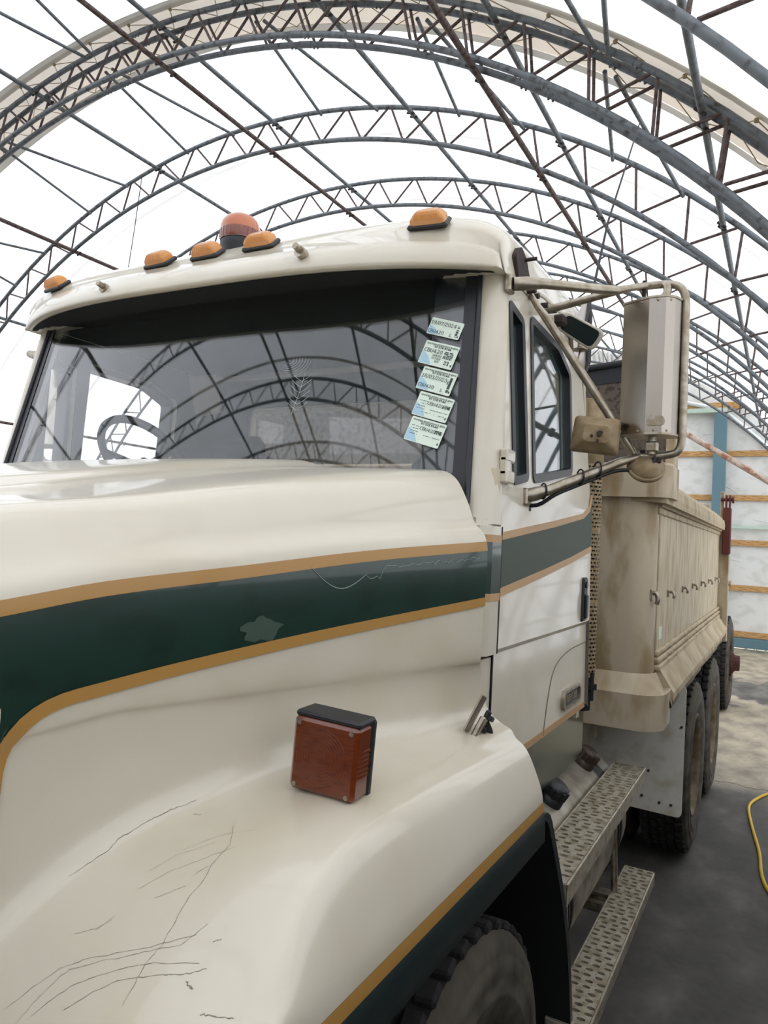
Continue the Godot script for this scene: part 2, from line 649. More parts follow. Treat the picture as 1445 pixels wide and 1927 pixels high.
func build_frame() -> void:
	var sm := strut_mesh(0.0115)
	build_arch([-3.0], "nearest steel lattice arch, its lower chord crossing the top right corner", 2, sm)
	build_arch([-4.45, -4.58], "doubled steel lattice arch in front of the cream fabric band over the cab", 2, sm)
	build_arch([-6.1], "first single lattice arch behind the doubled one, crown above the roof lights", 1, sm)
	build_arch([-7.675], "second single lattice arch behind the doubled one, crown just over the cab roof", 1, sm)
	build_arch([-9.25], "third single lattice arch behind the doubled one, seen right of the cab roof", 1, sm)
	build_arch([-10.825], "fourth lattice arch behind the doubled one, above the rear of the tipper body", 0, sm)
	build_arch([-12.4], "fifth lattice arch behind the doubled one, near the end wall", 0, sm)
	build_arch([-13.975], "last but one lattice arch before the white end wall", 0, sm)
	build_arch([-15.55], "last lattice arch, right in front of the white end wall", 0, sm)
	var n := ["first", "second", "third", "fourth", "fifth", "sixth", "seventh"]
	for k in 7:
		build_arch([-1.425 + 1.575 * k], "lattice arch in front of the truck, %s from its windscreen, mirrored in the glass" % n[k], 0, sm)
	for p in [[2.9, RL - 0.055, "rusty lower purlin tube running along the roof crown under the arches"], [2.9, RU - 0.06, "upper purlin tube along the roof crown, hung under the upper chords"], [16.5, RU - 0.06, "upper purlin tube first to the right of the crown, above the right roof light"], [29.5, RL - 0.055, "rusty lower purlin tube on the right, passing above the mirror arms"], [29.5, RU - 0.06, "upper purlin tube on the right, above the rusty lower one over the mirror arms"], [42.5, RU - 0.06, "upper purlin tube at the far right passing behind the tall mirror"], [56.0, RL - 0.055, "lower purlin tube beyond the right edge, low on the right roof curve"], [56.0, RU - 0.06, "upper purlin tube low on the right roof curve beside the end wall"], [69.0, RU - 0.06, "lowest purlin tube near the kerb on the right side of the shed"], [-11.3, RU - 0.06, "upper purlin tube first to the left of the crown, ending at the amber beacon"], [-24.5, RL - 0.055, "lower purlin tube of the close pair at the left, meeting the cab roof corner"], [-26.8, RU - 0.06, "upper purlin tube of the close pair at the left"], [-39.0, RU - 0.06, "upper purlin tube low on the left roof curve"], [-52.0, RL - 0.055, "lower purlin tube far down the left roof curve"], [-66.0, RU - 0.06, "lowest purlin tube near the kerb on the left side of the shed"]]:
		var b := MB.new()
		b.cyl(ap(p[0], p[1], -16.0), ap(p[0], p[1], 9.4), 0.0225, 12)
		var low: bool = p[1] < 7.0
		var o := thing("purlin", p[2], "purlin", ap(p[0], p[1], -16.0), "long roof purlins")
		obj("tube", b, M.rusty_rod if low else M.galvanised, o)
		b = MB.new()
		for z in [-3.0, -4.515, -6.1, -7.675, -9.25]:
			for s in [-0.09 if z == -4.515 else -0.035, 0.09 if z == -4.515 else 0.035]:
				b.tube(arc(p[1] - 0.012, z + s, p[0] - 0.32, p[0] + 0.32, 2), 0.012, 6)
		obj("clip", b, M.dark_rust, o, "", true)
	var where := ["low on the left curve", "left of the close purlin pair", "left of the crown", "right of the crown", "over the tall mirror arms", "at the right", "low on the right curve"]
	var mids := [-31.5, -18.4, -4.7, 10.4, 23.5, 36.4, 49.5]
	for i in 7:
		for bay in 2:
			for s in [-1, 1]:
				var b := MB.new()
				var z0 := -4.64 if bay else -4.40
				var z1 := -6.09 if bay else -3.02
				var a := ap(mids[i] + s * 0.35, RU - 0.044, z0)
				b.cyl(a, ap(mids[i] + s * 2.8, RU - 0.040, z1), 0.0155, 10)
				var o := obj("brace_tube", b, M.galvanised)
				tag(o, "thin %s brace tube, doubled arch %s, %s" % ["left" if s < 0 else "right", "to next arch behind" if bay else "to nearest arch", where[i]], "brace", "thin brace tubes of the roof")
	# cream fabric band laced to the doubled arch
	var o := thing("rain_flap", "cream fabric band with lacing rope and dirty hem above the doubled roof arch", "fabric band", Vector3(SC.x, 0, -4.65))
	var b := MB.new()
	b.smooth()
	b.grid([arc(7.295, -4.33), arc(7.285, -4.62), arc(7.28, -4.86)], true)
	obj("band", b, M.cream_fabric, o)
	b = MB.new()
	b.smooth()
	b.grid([arc(7.275, -4.27), arc(7.30, -4.30), arc(7.285, -4.37)], true)
	obj("hem", b, M.hem, o)
	b = MB.new()
	b.smooth()
	b.grid([arc(7.27, -4.84), arc(7.28, -4.88), arc(7.27, -4.94)], true)
	obj("hem", b, M.hem, o)
	b = MB.new()
	for k in range(-22, 16):
		var a := 4.1 * k
		b.tube([ap(a, 7.27, -4.36), ap(a + 1.5, 7.275, -4.45), ap(a + 2.9, 7.265, -4.56), ap(a + 4.1, 7.27, -4.36)], 0.0035, 5)
		b.tube([ap(a, 7.26, -4.84), ap(a + 1.2, 7.262, -4.75), ap(a + 2.9, 7.265, -4.62), ap(a + 4.1, 7.26, -4.84)], 0.0035, 5)
		b.bbox(ap(a, 7.268, -4.36), Vector3(0.025, 0.025, 0.025), 0.006)
	obj("lacing_rope", b, M.rope, o)
	for z in [-6.72, 2.93, -8.35]:
		b = MB.new()
		b.smooth()
		b.grid([arc(7.305, z - 0.03), arc(7.295, z), arc(7.305, z + 0.03)], true)
		o = obj("seam_tape", b, M.hem if z > 0 else M.seam)
		tag(o, "pale seam tape across the roof skin, %s" % ("in front of the truck" if z > 0 else ("between first and second single arch" if z > -7 else "between second and third single arch")), "seam")


func build_clutter() -> void:
	var b := MB.new()
	b.cyl(Vector3(-2.4, 4.52, -14.05), Vector3(0.98, 2.345, -14.05), 0.052, 14)
	tag(obj("brace_pipe", b, M.rust_pipe), "pale rust-streaked pipe slanting down across the white end wall", "pipe")
	b = MB.new()
	var pts := [Vector3(0.35, 0.011, -6.9), Vector3(0.1, 0.011, -6.72), Vector3(-0.069, 0.011, -6.507), Vector3(-0.175, 0.011, -6.2), Vector3(-0.19, 0.011, -6.01), Vector3(-0.149, 0.011, -5.623), Vector3(-0.088, 0.011, -5.163), Vector3(-0.075, 0.011, -4.836), Vector3(-0.034, 0.011, -4.608), Vector3(0.12, 0.011, -4.3), Vector3(0.5, 0.011, -4.1)]
	b.tube(bend(pts, 0.15, 4), 0.0105, 8)
	tag(obj("extension_cord", b, M.cord), "yellow extension cord lying on the concrete right of the truck", "cord")
	b = MB.new()
	var rng := RandomNumberGenerator.new()
	rng.seed = 9
	var q := []
	for k in 26:
		q.append(Vector3(-0.75 + 0.035 * k + rng.randf() * 0.1, 0.02 + 0.12 * rng.randf() * float(k % 3 == 0), -15.85 + rng.randf() * 0.12))
	b.tube(bend(q, 0.05, 3), 0.007, 5)
	tag(obj("string_tangle", b, M.green_string), "tangle of pale green string on the floor by the end wall", "string")
	# wheel of a vehicle standing behind the truck
	var o := thing("trailer_wheel", "dark tyre with rusty studded hub standing behind the tail of the truck", "wheel", Vector3(-0.72, 0, -9.75))
	wheel(o, Vector3(-0.69, 0.56, -9.75), 0.56, 0.28, 0)


func wheel(o: Node3D, c: Vector3, r: float, w: float, kind: int, inner := false) -> void:
	# axle along x, outer face towards +x; kind 0 hub proud, 1 deep-dished dual
	var tr := Transform3D(Basis(Vector3.UP, Vector3.RIGHT, Vector3.BACK), c)
	var h := w / 2
	var b := MB.new()
	b.smooth()
	b.lathe([Vector2(r * 0.56, -h * 0.8), Vector2(r * 0.62, -h), Vector2(r * 0.8, -h * 1.08), Vector2(r * 0.93, -h * 0.98), Vector2(r * 0.965, -h * 0.86)], tr, 64)
	b.smooth()
	b.lathe([Vector2(r * 0.965, -h * 0.86), Vector2(r * 0.975, 0), Vector2(r * 0.965, h * 0.86)], tr, 64)
	obj("tyre", b, M.tyre, o)
	b = MB.new()
	b.smooth()
	b.lathe([Vector2(r * 0.962, h * 0.86), Vector2(r * 0.94, h * 0.97), Vector2(r * 0.88, h * 1.04), Vector2(r * 0.865, h * 1.045), Vector2(r * 0.855, h * 1.085), Vector2(r * 0.8, h * 1.085), Vector2(r * 0.74, h * 1.06), Vector2(r * 0.73, h * 1.095), Vector2(r * 0.715, h * 1.09), Vector2(r * 0.65, h * 1.02), Vector2(r * 0.585, h * 0.93), Vector2(r * 0.56, h * 0.8)], tr, 64)
	obj("sidewall", b, M.tyre_dust, o)
	b = MB.new()      # tread blocks
	var n := 46
	for k in n:
		var a := TAU * k / n
		for s in [[-0.72, 0.30, 0.0], [-0.34, 0.24, 0.4], [0.0, 0.24, 0.1], [0.34, 0.24, 0.6], [0.72, 0.30, 0.2]]:
			var ang: float = a + TAU / n * s[2]
			var d := Vector3(0, cos(ang), sin(ang))
			var tz := Vector3(0, -sin(ang), cos(ang))
			var basis := Basis(Vector3.RIGHT.rotated(d, 0.12), d, tz.rotated(d, 0.12))
			b.bbox(c + d * (r * 0.975) + Vector3.RIGHT * (s[0] * h), Vector3(s[1] * w * 0.55, r * 0.045, TAU * r / n * 0.74), 0.006, basis)
	obj("tread", b, M.tyre, o, "", true)
	if inner:
		return
	b = MB.new()
	b.smooth()
	var dish := -0.5 if kind == 1 else 0.75
	b.lathe([Vector2(r * 0.575, h * 0.80), Vector2(r * 0.59, h * 0.98), Vector2(r * 0.565, h * 1.0), Vector2(r * 0.53, h * 0.8), Vector2(r * 0.50, h * (0.1 if kind == 1 else 0.7)), Vector2(r * 0.46, h * dish), Vector2(r * 0.24, h * dish), Vector2(0.001, h * dish)], tr, 48)
	obj("rim", b, M.rim if kind > 0 else M.rust, o)
	b = MB.new()
	b.smooth()
	var hb := h * dish
	b.lathe([Vector2(r * 0.25, hb), Vector2(r * 0.24, hb + 0.06), Vector2(r * 0.17, hb + 0.09), Vector2(r * 0.16, hb + 0.14), Vector2(0.001, hb + 0.145)], tr, 24)
	obj("hub", b, M.rust if kind == 0 else M.rim, o)
	b = MB.new()
	for k in 10:
		var a := TAU * k / 10
		var p := tr * Vector3(r * 0.36 * cos(a), hb, r * 0.36 * sin(a))
		b.cyl(p, p + Vector3.RIGHT * 0.045, 0.018, 6)
	obj("wheel_nut", b, M.rust if kind == 0 else M.rim, o, "", true)


# ------------------------------------------------------------------ the truck
func side_x(z: float) -> float:
	return -0.648 - 0.2985 * (z + 1.69)


func outer_y(z: float) -> float:
	return at_knots([[-1.76, 1.240], [-0.78, 1.242], [-0.70, 1.232], [-0.6, 1.18], [-0.4, 1.02], [-0.2, 0.82]], z)


func hood_section(z: float) -> PackedVector3Array:
	var x := side_x(z)
	var yt := at_knots([[-1.69, 2.026], [-1.46, 2.0], [-1.12, 1.942], [-0.88, 1.896], [-0.68, 1.864], [-0.4, 1.80], [-0.2, 1.72]], z)
	var yg := at_knots([[-1.69, 1.855], [-1.317, 1.824], [-1.006, 1.788], [-0.776, 1.762], [-0.632, 1.735], [-0.2, 1.66]], z)
	var yl := at_knots([[-1.69, 1.696], [-1.19, 1.643], [-0.725, 1.575], [-0.2, 1.5]], z)
	var yc := 1.552
	var yf := at_knots([[-1.69, 1.395], [-1.2, 1.405], [-0.98, 1.378], [-0.8, 1.335], [-0.66, 1.255], [-0.6, 1.19], [-0.52, 1.06], [-0.2, 0.7]], z)
	var rx := at_knots([[-1.76, -0.553], [-1.3, -0.565], [-1.0, -0.563], [-0.85, -0.555], [-0.72, -0.535], [-0.4, -0.52], [-0.2, -0.52]], z)
	var ry := at_knots([[-1.76, 1.36], [-1.3, 1.385], [-1.0, 1.388], [-0.87, 1.37], [-0.8, 1.338], [-0.72, 1.288], [-0.6, 1.21], [-0.4, 1.05], [-0.2, 0.85]], z)
	var yo := outer_y(z)
	var xi := x + 0.035
	var low := minf(yc, yl - 0.035)
	var p := [Vector2(XC, yt + 0.042), Vector2(x - 0.62, yt + 0.040), Vector2(x - 0.56, yt + 0.036), Vector2(x - 0.50, yt + 0.016), Vector2(x - 0.44, yt + 0.014), Vector2(x - 0.17, yt + 0.010), Vector2(x - 0.095, yt + 0.002), Vector2(x - 0.052, lerpf(yt, yg, 0.45)), Vector2(x - 0.036, yg + 0.045), Vector2(x - 0.002, yg + 0.016), Vector2(x + 0.002, yg - 0.02), Vector2(x + 0.004, (yg + yl) / 2), Vector2(x, yl), Vector2(x - 0.001, low + 0.006), Vector2(x - 0.012, low - 0.004), Vector2(x - 0.014, yf + 0.10), Vector2(x - 0.006, yf + 0.03), Vector2(xi, yf + 0.004), Vector2(lerpf(xi, rx, 0.5), lerpf(yf, ry, 0.6) + 0.012), Vector2(rx - 0.022, ry + 0.006), Vector2(rx + 0.012, ry - 0.014), Vector2(-0.507, yo + 0.028), Vector2(-0.5, yo), Vector2(-0.499, yo - 0.012)]
	var out := PackedVector3Array()
	var w := smoothstep(-1.4, -1.69, z) * 0.07
	for i in p.size() - 1:
		var a: Vector2 = p[i] if i == 0 else (p[i - 1] + p[i]) / 2
		var c: Vector2 = (p[i] + p[i + 1]) / 2
		if i == p.size() - 2:
			c = p[i + 1]
		var n := 3 if i < 2 else 5
		for k in n:
			var t := float(k) / n
			var q: Vector2 = a.lerp(p[i], t).lerp(p[i].lerp(c, t), t)
			out.append(Vector3(q.x, q.y, z - (w * smoothstep(13.0, 17.0, i + t))))
	out.append(Vector3(p[-1].x, p[-1].y, z - w))
	return out


func hood_at(z: float, y: float, off := 0.0, from := 24) -> Vector3:   # point of the hood side at that height
	var s := hood_section(z)
	for i in range(from, s.size() - 1):
		if s[i].y >= y and s[i + 1].y < y:
			var t := (s[i].y - y) / (s[i].y - s[i + 1].y)
			var d := s[i + 1] - s[i]
			return s[i].lerp(s[i + 1], t) + Vector3(-d.y, d.x, 0.15 * absf(d.y)).normalized() * off
	return s[-1]


func fender_at(z: float, x: float, off := 0.0) -> Vector3:   # point of the fender top at that x
	var s := hood_section(z)
	for i in range(70, s.size() - 1):
		if s[i].x <= x and s[i + 1].x > x:
			var t := (x - s[i].x) / (s[i + 1].x - s[i].x)
			var d := s[i + 1] - s[i]
			return s[i].lerp(s[i + 1], t) + Vector3(-d.y, d.x, 0).normalized() * off
	return s[-1]


func hood_ribbon(b: MB, path: Array, w: float, off: float) -> void:   # path of Vector2(z, y)
	var rows := []
	for i in path.size():
		var t: Vector2 = (path[mini(i + 1, path.size() - 1)] - path[maxi(i - 1, 0)]).normalized()
		var n := Vector2(-t.y, t.x) * w / 2
		var row := []
		for k in 4:
			var q: Vector2 = path[i] + n * (1.0 - k * 2.0 / 3.0)
			row.append(hood_at(q.x, q.y, off))
		rows.append(row)
	b.smooth()
	b.grid(rows)


func mirrored(rows: Array) -> Array:
	var o := []
	for r in rows:
		var q := []
		for v in r:
			q.append(Vector3(2 * XC - v.x, v.y, v.z))
		o.append(q)
	return o


func build_hood(T: Node3D) -> void:
	var rows := []
	var n := 56
	for i in n + 1:
		rows.append(hood_section(lerpf(-1.69, -0.2, float(i) / n)))
	var b := MB.new()
	b.smooth()
	b.grid(rows, true)
	b.grid(mirrored(rows))
	b.flat()       # rear and front edges turned in
	for s in [rows[0], mirrored([rows[0]])[0]]:
		var inn := []
		for v in s:
			inn.append(Vector3(v.x + (XC - v.x) * 0.012, v.y - 0.012, v.z + 0.01))
		b.grid([s, inn])
	var nose := []
	for v in rows[n]:
		if v.x < side_x(-0.2) + 0.02 and v.y > 0.95:
			nose.append(v)
	for v in [nose, mirrored([nose])[0]]:
		b.fan(Vector3(XC, 1.2, -0.16), v)
	var hood := obj("hood", b, M.white_paint, T, "white glossy hood with fenders")
	# stripes
	var low_line := [[-1.69, 1.7065], [-1.19, 1.653], [-0.9, 1.615], [-0.745, 1.590]]
	var path := []
	for i in 31:
		var z := lerpf(-1.69, -0.745, i / 30.0)
		path.append(Vector2(z, at_knots(low_line, z)))
	for q in bez(Vector3(-0.745, 1.590, 0), Vector3(-0.652, 1.576, 0), Vector3(-0.645, 1.49, 0), 8).slice(1):
		path.append(Vector2(q.x, q.y))
	for k in 4:
		path.append(Vector2(-0.643, 1.45 - 0.04 * k))
	b = MB.new()
	hood_ribbon(b, path, 0.0215, 0.0034)
	obj("gold_stripe", b, M.gold, hood)
	b = MB.new()
	var gp := []
	for i in 45:
		var z := lerpf(-1.69, -0.25, i / 44.0)
		gp.append(Vector2(z, at_knots([[-1.69, 1.843], [-1.317, 1.812], [-1.006, 1.776], [-0.776, 1.750], [-0.632, 1.724], [-0.2, 1.65]], z)))
	hood_ribbon(b, gp, 0.0225, 0.0022)
	obj("gold_stripe", b, M.gold, hood)
	b = MB.new()
	rows = []
	var zs := []
	for i in 48:
		zs.append(lerpf(-1.69, -0.745, i / 47.0))
	for i in 24:
		zs.append(lerpf(-0.742, -0.6465, i / 23.0))
	for i in 20:
		zs.append(lerpf(-0.6460, -0.25, i / 19.0))
	for z in zs:
		var y1 := at_knots([[-1.69, 1.834], [-1.317, 1.803], [-1.006, 1.767], [-0.776, 1.741], [-0.632, 1.715], [-0.2, 1.641]], z)
		var y0 := at_knots(low_line, z)
		if z > -0.745:
			y0 = 1.36
			for k in 40:      # follow the turned-down gold line
				var t := k / 39.0
				var q := Vector2(-0.745, 1.590).lerp(Vector2(-0.652, 1.576), t).lerp(Vector2(-0.652, 1.576).lerp(Vector2(-0.645, 1.49), t), t)
				if q.x >= z:
					y0 = q.y
					break
		var row := []
		for k in 33:
			row.append(hood_at(z, lerpf(y1, y0, k / 32.0), 0.0014))
		rows.append(row)
	b.smooth()
	b.grid(rows, true)
	obj("green_stripe", b, M.green, hood)
	# places where the green film has lifted
	b = MB.new()
	var rng := RandomNumberGenerator.new()
	rng.seed = 3
	rows = []
	for i in 40:
		var z := lerpf(-1.66, -1.30, i / 39.0)
		var y1 := at_knots([[-1.69, 1.826], [-1.317, 1.795]], z) - 0.004 - 0.010 * rng.randf() - (0.02 if i > 34 else 0.0)
		rows.append([hood_at(z, y1, 0.0026), hood_at(z, y1 - 0.0010, 0.003)])
	for i in 16:
		var t := i / 15.0
		rows.append([hood_at(-1.30 + 0.14 * t, 1.775 - 0.035 * sin(PI * t) + 0.012 * t, 0.0026), hood_at(-1.30 + 0.14 * t, 1.7737 - 0.0355 * sin(PI * t) + 0.012 * t, 0.003)])
	b.smooth()
	b.grid(rows)
	obj("lifted_edge", b, M.film_edge, hood)
	b = MB.new()
	var ring := []
	for k in 25:
		var a := TAU * k / 24
		var r := 0.034 * (1.0 + 0.16 * sin(a * 5.0) + 0.1 * sin(a * 9.0 + 1.0))
		ring.append(hood_at(-1.055 + r * 1.2 * cos(a), 1.672 + r * 0.65 * sin(a), 0.0026))
	b.smooth()
	b.fan(hood_at(-1.055, 1.672, 0.0026), ring, true)
	obj("peeled_patch", b, M.peeled_green, hood)
	# fender edge: gold pinstripe, dark lip
	for s in [0, 1]:
		rows = []
		var lip := []
		for i in 41:
			var zb := lerpf(-1.69, -0.2, i / 40.0)
			var z := zb - 0.07 * smoothstep(-1.4, -1.69, zb)
			var y := outer_y(zb) - 0.012
			rows.append([Vector3(-0.4985, y, z), Vector3(-0.4965, y - 0.012, z), Vector3(-0.4965, y - 0.024, z)])
			lip.append([Vector3(-0.499, y - 0.022, z), Vector3(-0.492, y - 0.034, z), Vector3(-0.490, y - 0.092, z), Vector3(-0.497, y - 0.098, z), Vector3(-0.53, y - 0.098, z)])
		if s:
			rows = mirrored(rows)
			lip = mirrored(lip)
		b = MB.new()
		b.smooth()
		b.grid(rows, s == 0)
		obj("pinstripe", b, M.gold, hood)
		b = MB.new()
		b.smooth()
		b.grid(lip, s == 0)
		obj("fender_lip", b, M.dark_green, hood)
	cracks(hood)
	# latch at the rear corner of the fender
	b = MB.new()
	var bs := Basis(Vector3(0, 0, 1), -0.35) * Basis(Vector3(1, 0, 0), -0.35)
	b.bbox(Vector3(-0.629, 1.448, -1.617), Vector3(0.006, 0.095, 0.042), 0.002, bs)
	b.bbox(Vector3(-0.624, 1.408, -1.630), Vector3(0.014, 0.065, 0.036), 0.003, bs)
	var latch := obj("hood_latch", b, M.brushed, hood)
	b = MB.new()
	b.bbox(Vector3(-0.617, 1.425, -1.646), Vector3(0.012, 0.06, 0.020), 0.004, bs)
	b.tube([Vector3(-0.618, 1.43, -1.652), Vector3(-0.612, 1.40, -1.672), Vector3(-0.61, 1.365, -1.690)], 0.008, 8)
	b.bbox(Vector3(-0.610, 1.432, -1.662), Vector3(0.02, 0.014, 0.03), 0.003, bs)
	b.cyl(Vector3(-0.63, 1.405, -1.65), Vector3(-0.612, 1.405, -1.65), 0.008, 8)
	obj("rubber_strap", b, M.black, hood)
	latch.set_meta("label", "steel hood latch")
	# turn signal standing on the fender
	var o := Vector3(-0.690, 1.385, -1.075)
	var tb := Basis(Vector3.UP, 0.05) * Basis(Vector3.BACK, -0.05)
	b = MB.new()
	b.bbox(o + tb * Vector3(0, 0.083, -0.040), Vector3(0.132, 0.138, 0.02), 0.006, tb)
	b.bbox(o + tb * Vector3(0, 0.148, -0.014), Vector3(0.130, 0.012, 0.062), 0.004, tb)
	b.bbox(o + Vector3(-0.004, 0.004, -0.02), Vector3(0.085, 0.03, 0.05), 0.005, tb)
	var sig := obj("turn_signal", b, M.black, T, "square amber turn signal")
	b = MB.new()
	b.bbox(o + tb * Vector3(0, 0.081, -0.006), Vector3(0.130, 0.128, 0.054), 0.007, tb)
	var lens := obj("lens", b, M.signal_amber, sig)
	b = MB.new()
	for q in [[-0.052, 0.135], [0.052, 0.135], [-0.052, 0.027], [0.052, 0.027]]:
		var c: Vector3 = o + tb * Vector3(q[0], q[1], 0.0205)
		b.cyl(c, c + tb * Vector3(0, 0, 0.0025), 0.0045, 10)
	obj("screw", b, M.brushed, sig)
	b = MB.new()
	b.smooth()
	for k in 9:      # moulded rings of the lens
		var r := 0.006 + 0.0055 * k
		var ring2 := []
		for j in 33:
			var a := TAU * j / 32
			ring2.append(o + tb * Vector3(r * cos(a) - 0.006, 0.082 + r * sin(a), 0.0212))
		b.tube(ring2, 0.0005, 4, false)
	for k in 6:
		b.bbox(o + tb * Vector3(0.065, 0.06 + 0.008 * k, -0.006), Vector3(0.002, 0.0035, 0.040))
	obj("lens_rib", b, M.signal_amber, sig, "", true)
	b = MB.new()
	b.lathe([Vector2(0.001, 0.0212), Vector2(0.012, 0.0212)], Transform3D(tb * Basis(Vector3.RIGHT, PI / 2), o + tb * Vector3(-0.006, 0.082, 0)), 20)
	lens.set_meta("label", "amber ribbed lens")


func cracks(hood: Node3D) -> void:
	# hairline cracks and scratches in the fender paint, as (z, x) lines
	var lines := [
	[0.0016, [[-0.914, -0.755], [-0.870, -0.724], [-0.831, -0.722], [-0.806, -0.713], [-0.777, -0.715], [-0.753, -0.710], [-0.720, -0.703], [-0.697, -0.707], [-0.654, -0.699]]],
	[0.0018, [[-0.940, -0.860], [-0.896, -0.876], [-0.860, -0.886], [-0.814, -0.899], [-0.790, -0.899], [-0.740, -0.918]]],
	[0.0014, [[-0.607, -0.835], [-0.634, -0.823], [-0.661, -0.808], [-0.699, -0.733], [-0.727, -0.678], [-0.758, -0.661]]],
	[0.0014, [[-0.612, -0.865], [-0.657, -0.823], [-0.676, -0.796], [-0.708, -0.724], [-0.743, -0.666]]],
	[0.0016, [[-0.616, -0.818], [-0.647, -0.789], [-0.673, -0.751], [-0.698, -0.703], [-0.719, -0.637]]],
	[0.0018, [[-0.630, -0.775], [-0.671, -0.729], [-0.693, -0.678], [-0.703, -0.648], [-0.718, -0.623]]],
	[0.0012, [[-0.793, -0.810], [-0.828, -0.793], [-0.849, -0.770], [-0.870, -0.748]]],
	[0.0012, [[-0.766, -0.801], [-0.802, -0.776], [-0.832, -0.744], [-0.867, -0.713]]],
	[0.0012, [[-0.762, -0.765], [-0.789, -0.732]]], [0.0012, [[-0.693, -0.840], [-0.707, -0.815], [-0.722, -0.802]]],
	[0.0012, [[-0.706, -0.814], [-0.727, -0.803]]], [0.0030, [[-0.680, -0.597], [-0.685, -0.578], [-0.693, -0.556]]],
	[0.0010, [[-0.840, -0.789], [-0.890, -0.755], [-0.916, -0.713]]], [0.0014, [[-0.804, -0.736], [-0.825, -0.726]]],
	[0.0020, [[-0.743, -0.638], [-0.750, -0.629]]], [0.0030, [[-0.698, -0.638], [-0.696, -0.625], [-0.695, -0.629]]], [0.0020, [[-0.918, -0.844], [-0.924, -0.833]]]]
	var b := MB.new()
	var rng := RandomNumberGenerator.new()
	rng.seed = 77
	for l in lines:
		var pts := []
		for i in l[1].size() - 1:
			for k in 8:
				var q: Vector2 = Vector2(l[1][i][0], l[1][i][1]).lerp(Vector2(l[1][i + 1][0], l[1][i + 1][1]), k / 8.0)
				pts.append(q + Vector2(rng.randf() - 0.5, rng.randf() - 0.5) * 0.002)
		pts.append(Vector2(l[1][-1][0], l[1][-1][1]))
		var rows := []
		for i in pts.size():
			var t: Vector2 = (pts[mini(i + 1, pts.size() - 1)] - pts[maxi(i - 1, 0)]).normalized()
			var n: Vector2 = Vector2(-t.y, t.x) * l[0] * 0.2 * (0.4 + 0.8 * rng.randf())
			rows.append([fender_at(pts[i].x + n.x, pts[i].y + n.y, 0.0006), fender_at(pts[i].x - n.x, pts[i].y - n.y, 0.0006)])
		b.smooth()
		b.grid(rows)
	obj("paint_crack", b, M.crack, hood, "", true)


func windscreen_z(x: float, y: float) -> float:
	return -1.65 - 0.23 * (y - 2.0) - 0.074 * pow(absf(x - XC) / 0.96, 2.2)


func glass_grid(off: float, u0 := 0.0, u1 := 1.0, v0 := 0.0, v1 := 1.0, nu := 24, nv := 10) -> Array:
	var rows := []
	for i in nu + 1:
		var u := lerpf(u0, u1, float(i) / nu) * 2 - 1
		var row := []
		for j in nv + 1:
			var v := lerpf(v0, v1, float(j) / nv)
			var y := lerpf(1.95, 2.64, v)
			var x := XC + u * lerpf(0.985, 0.933, v)
			row.append(Vector3(x, y, windscreen_z(x, y) + off))
		rows.append(row)
	return rows


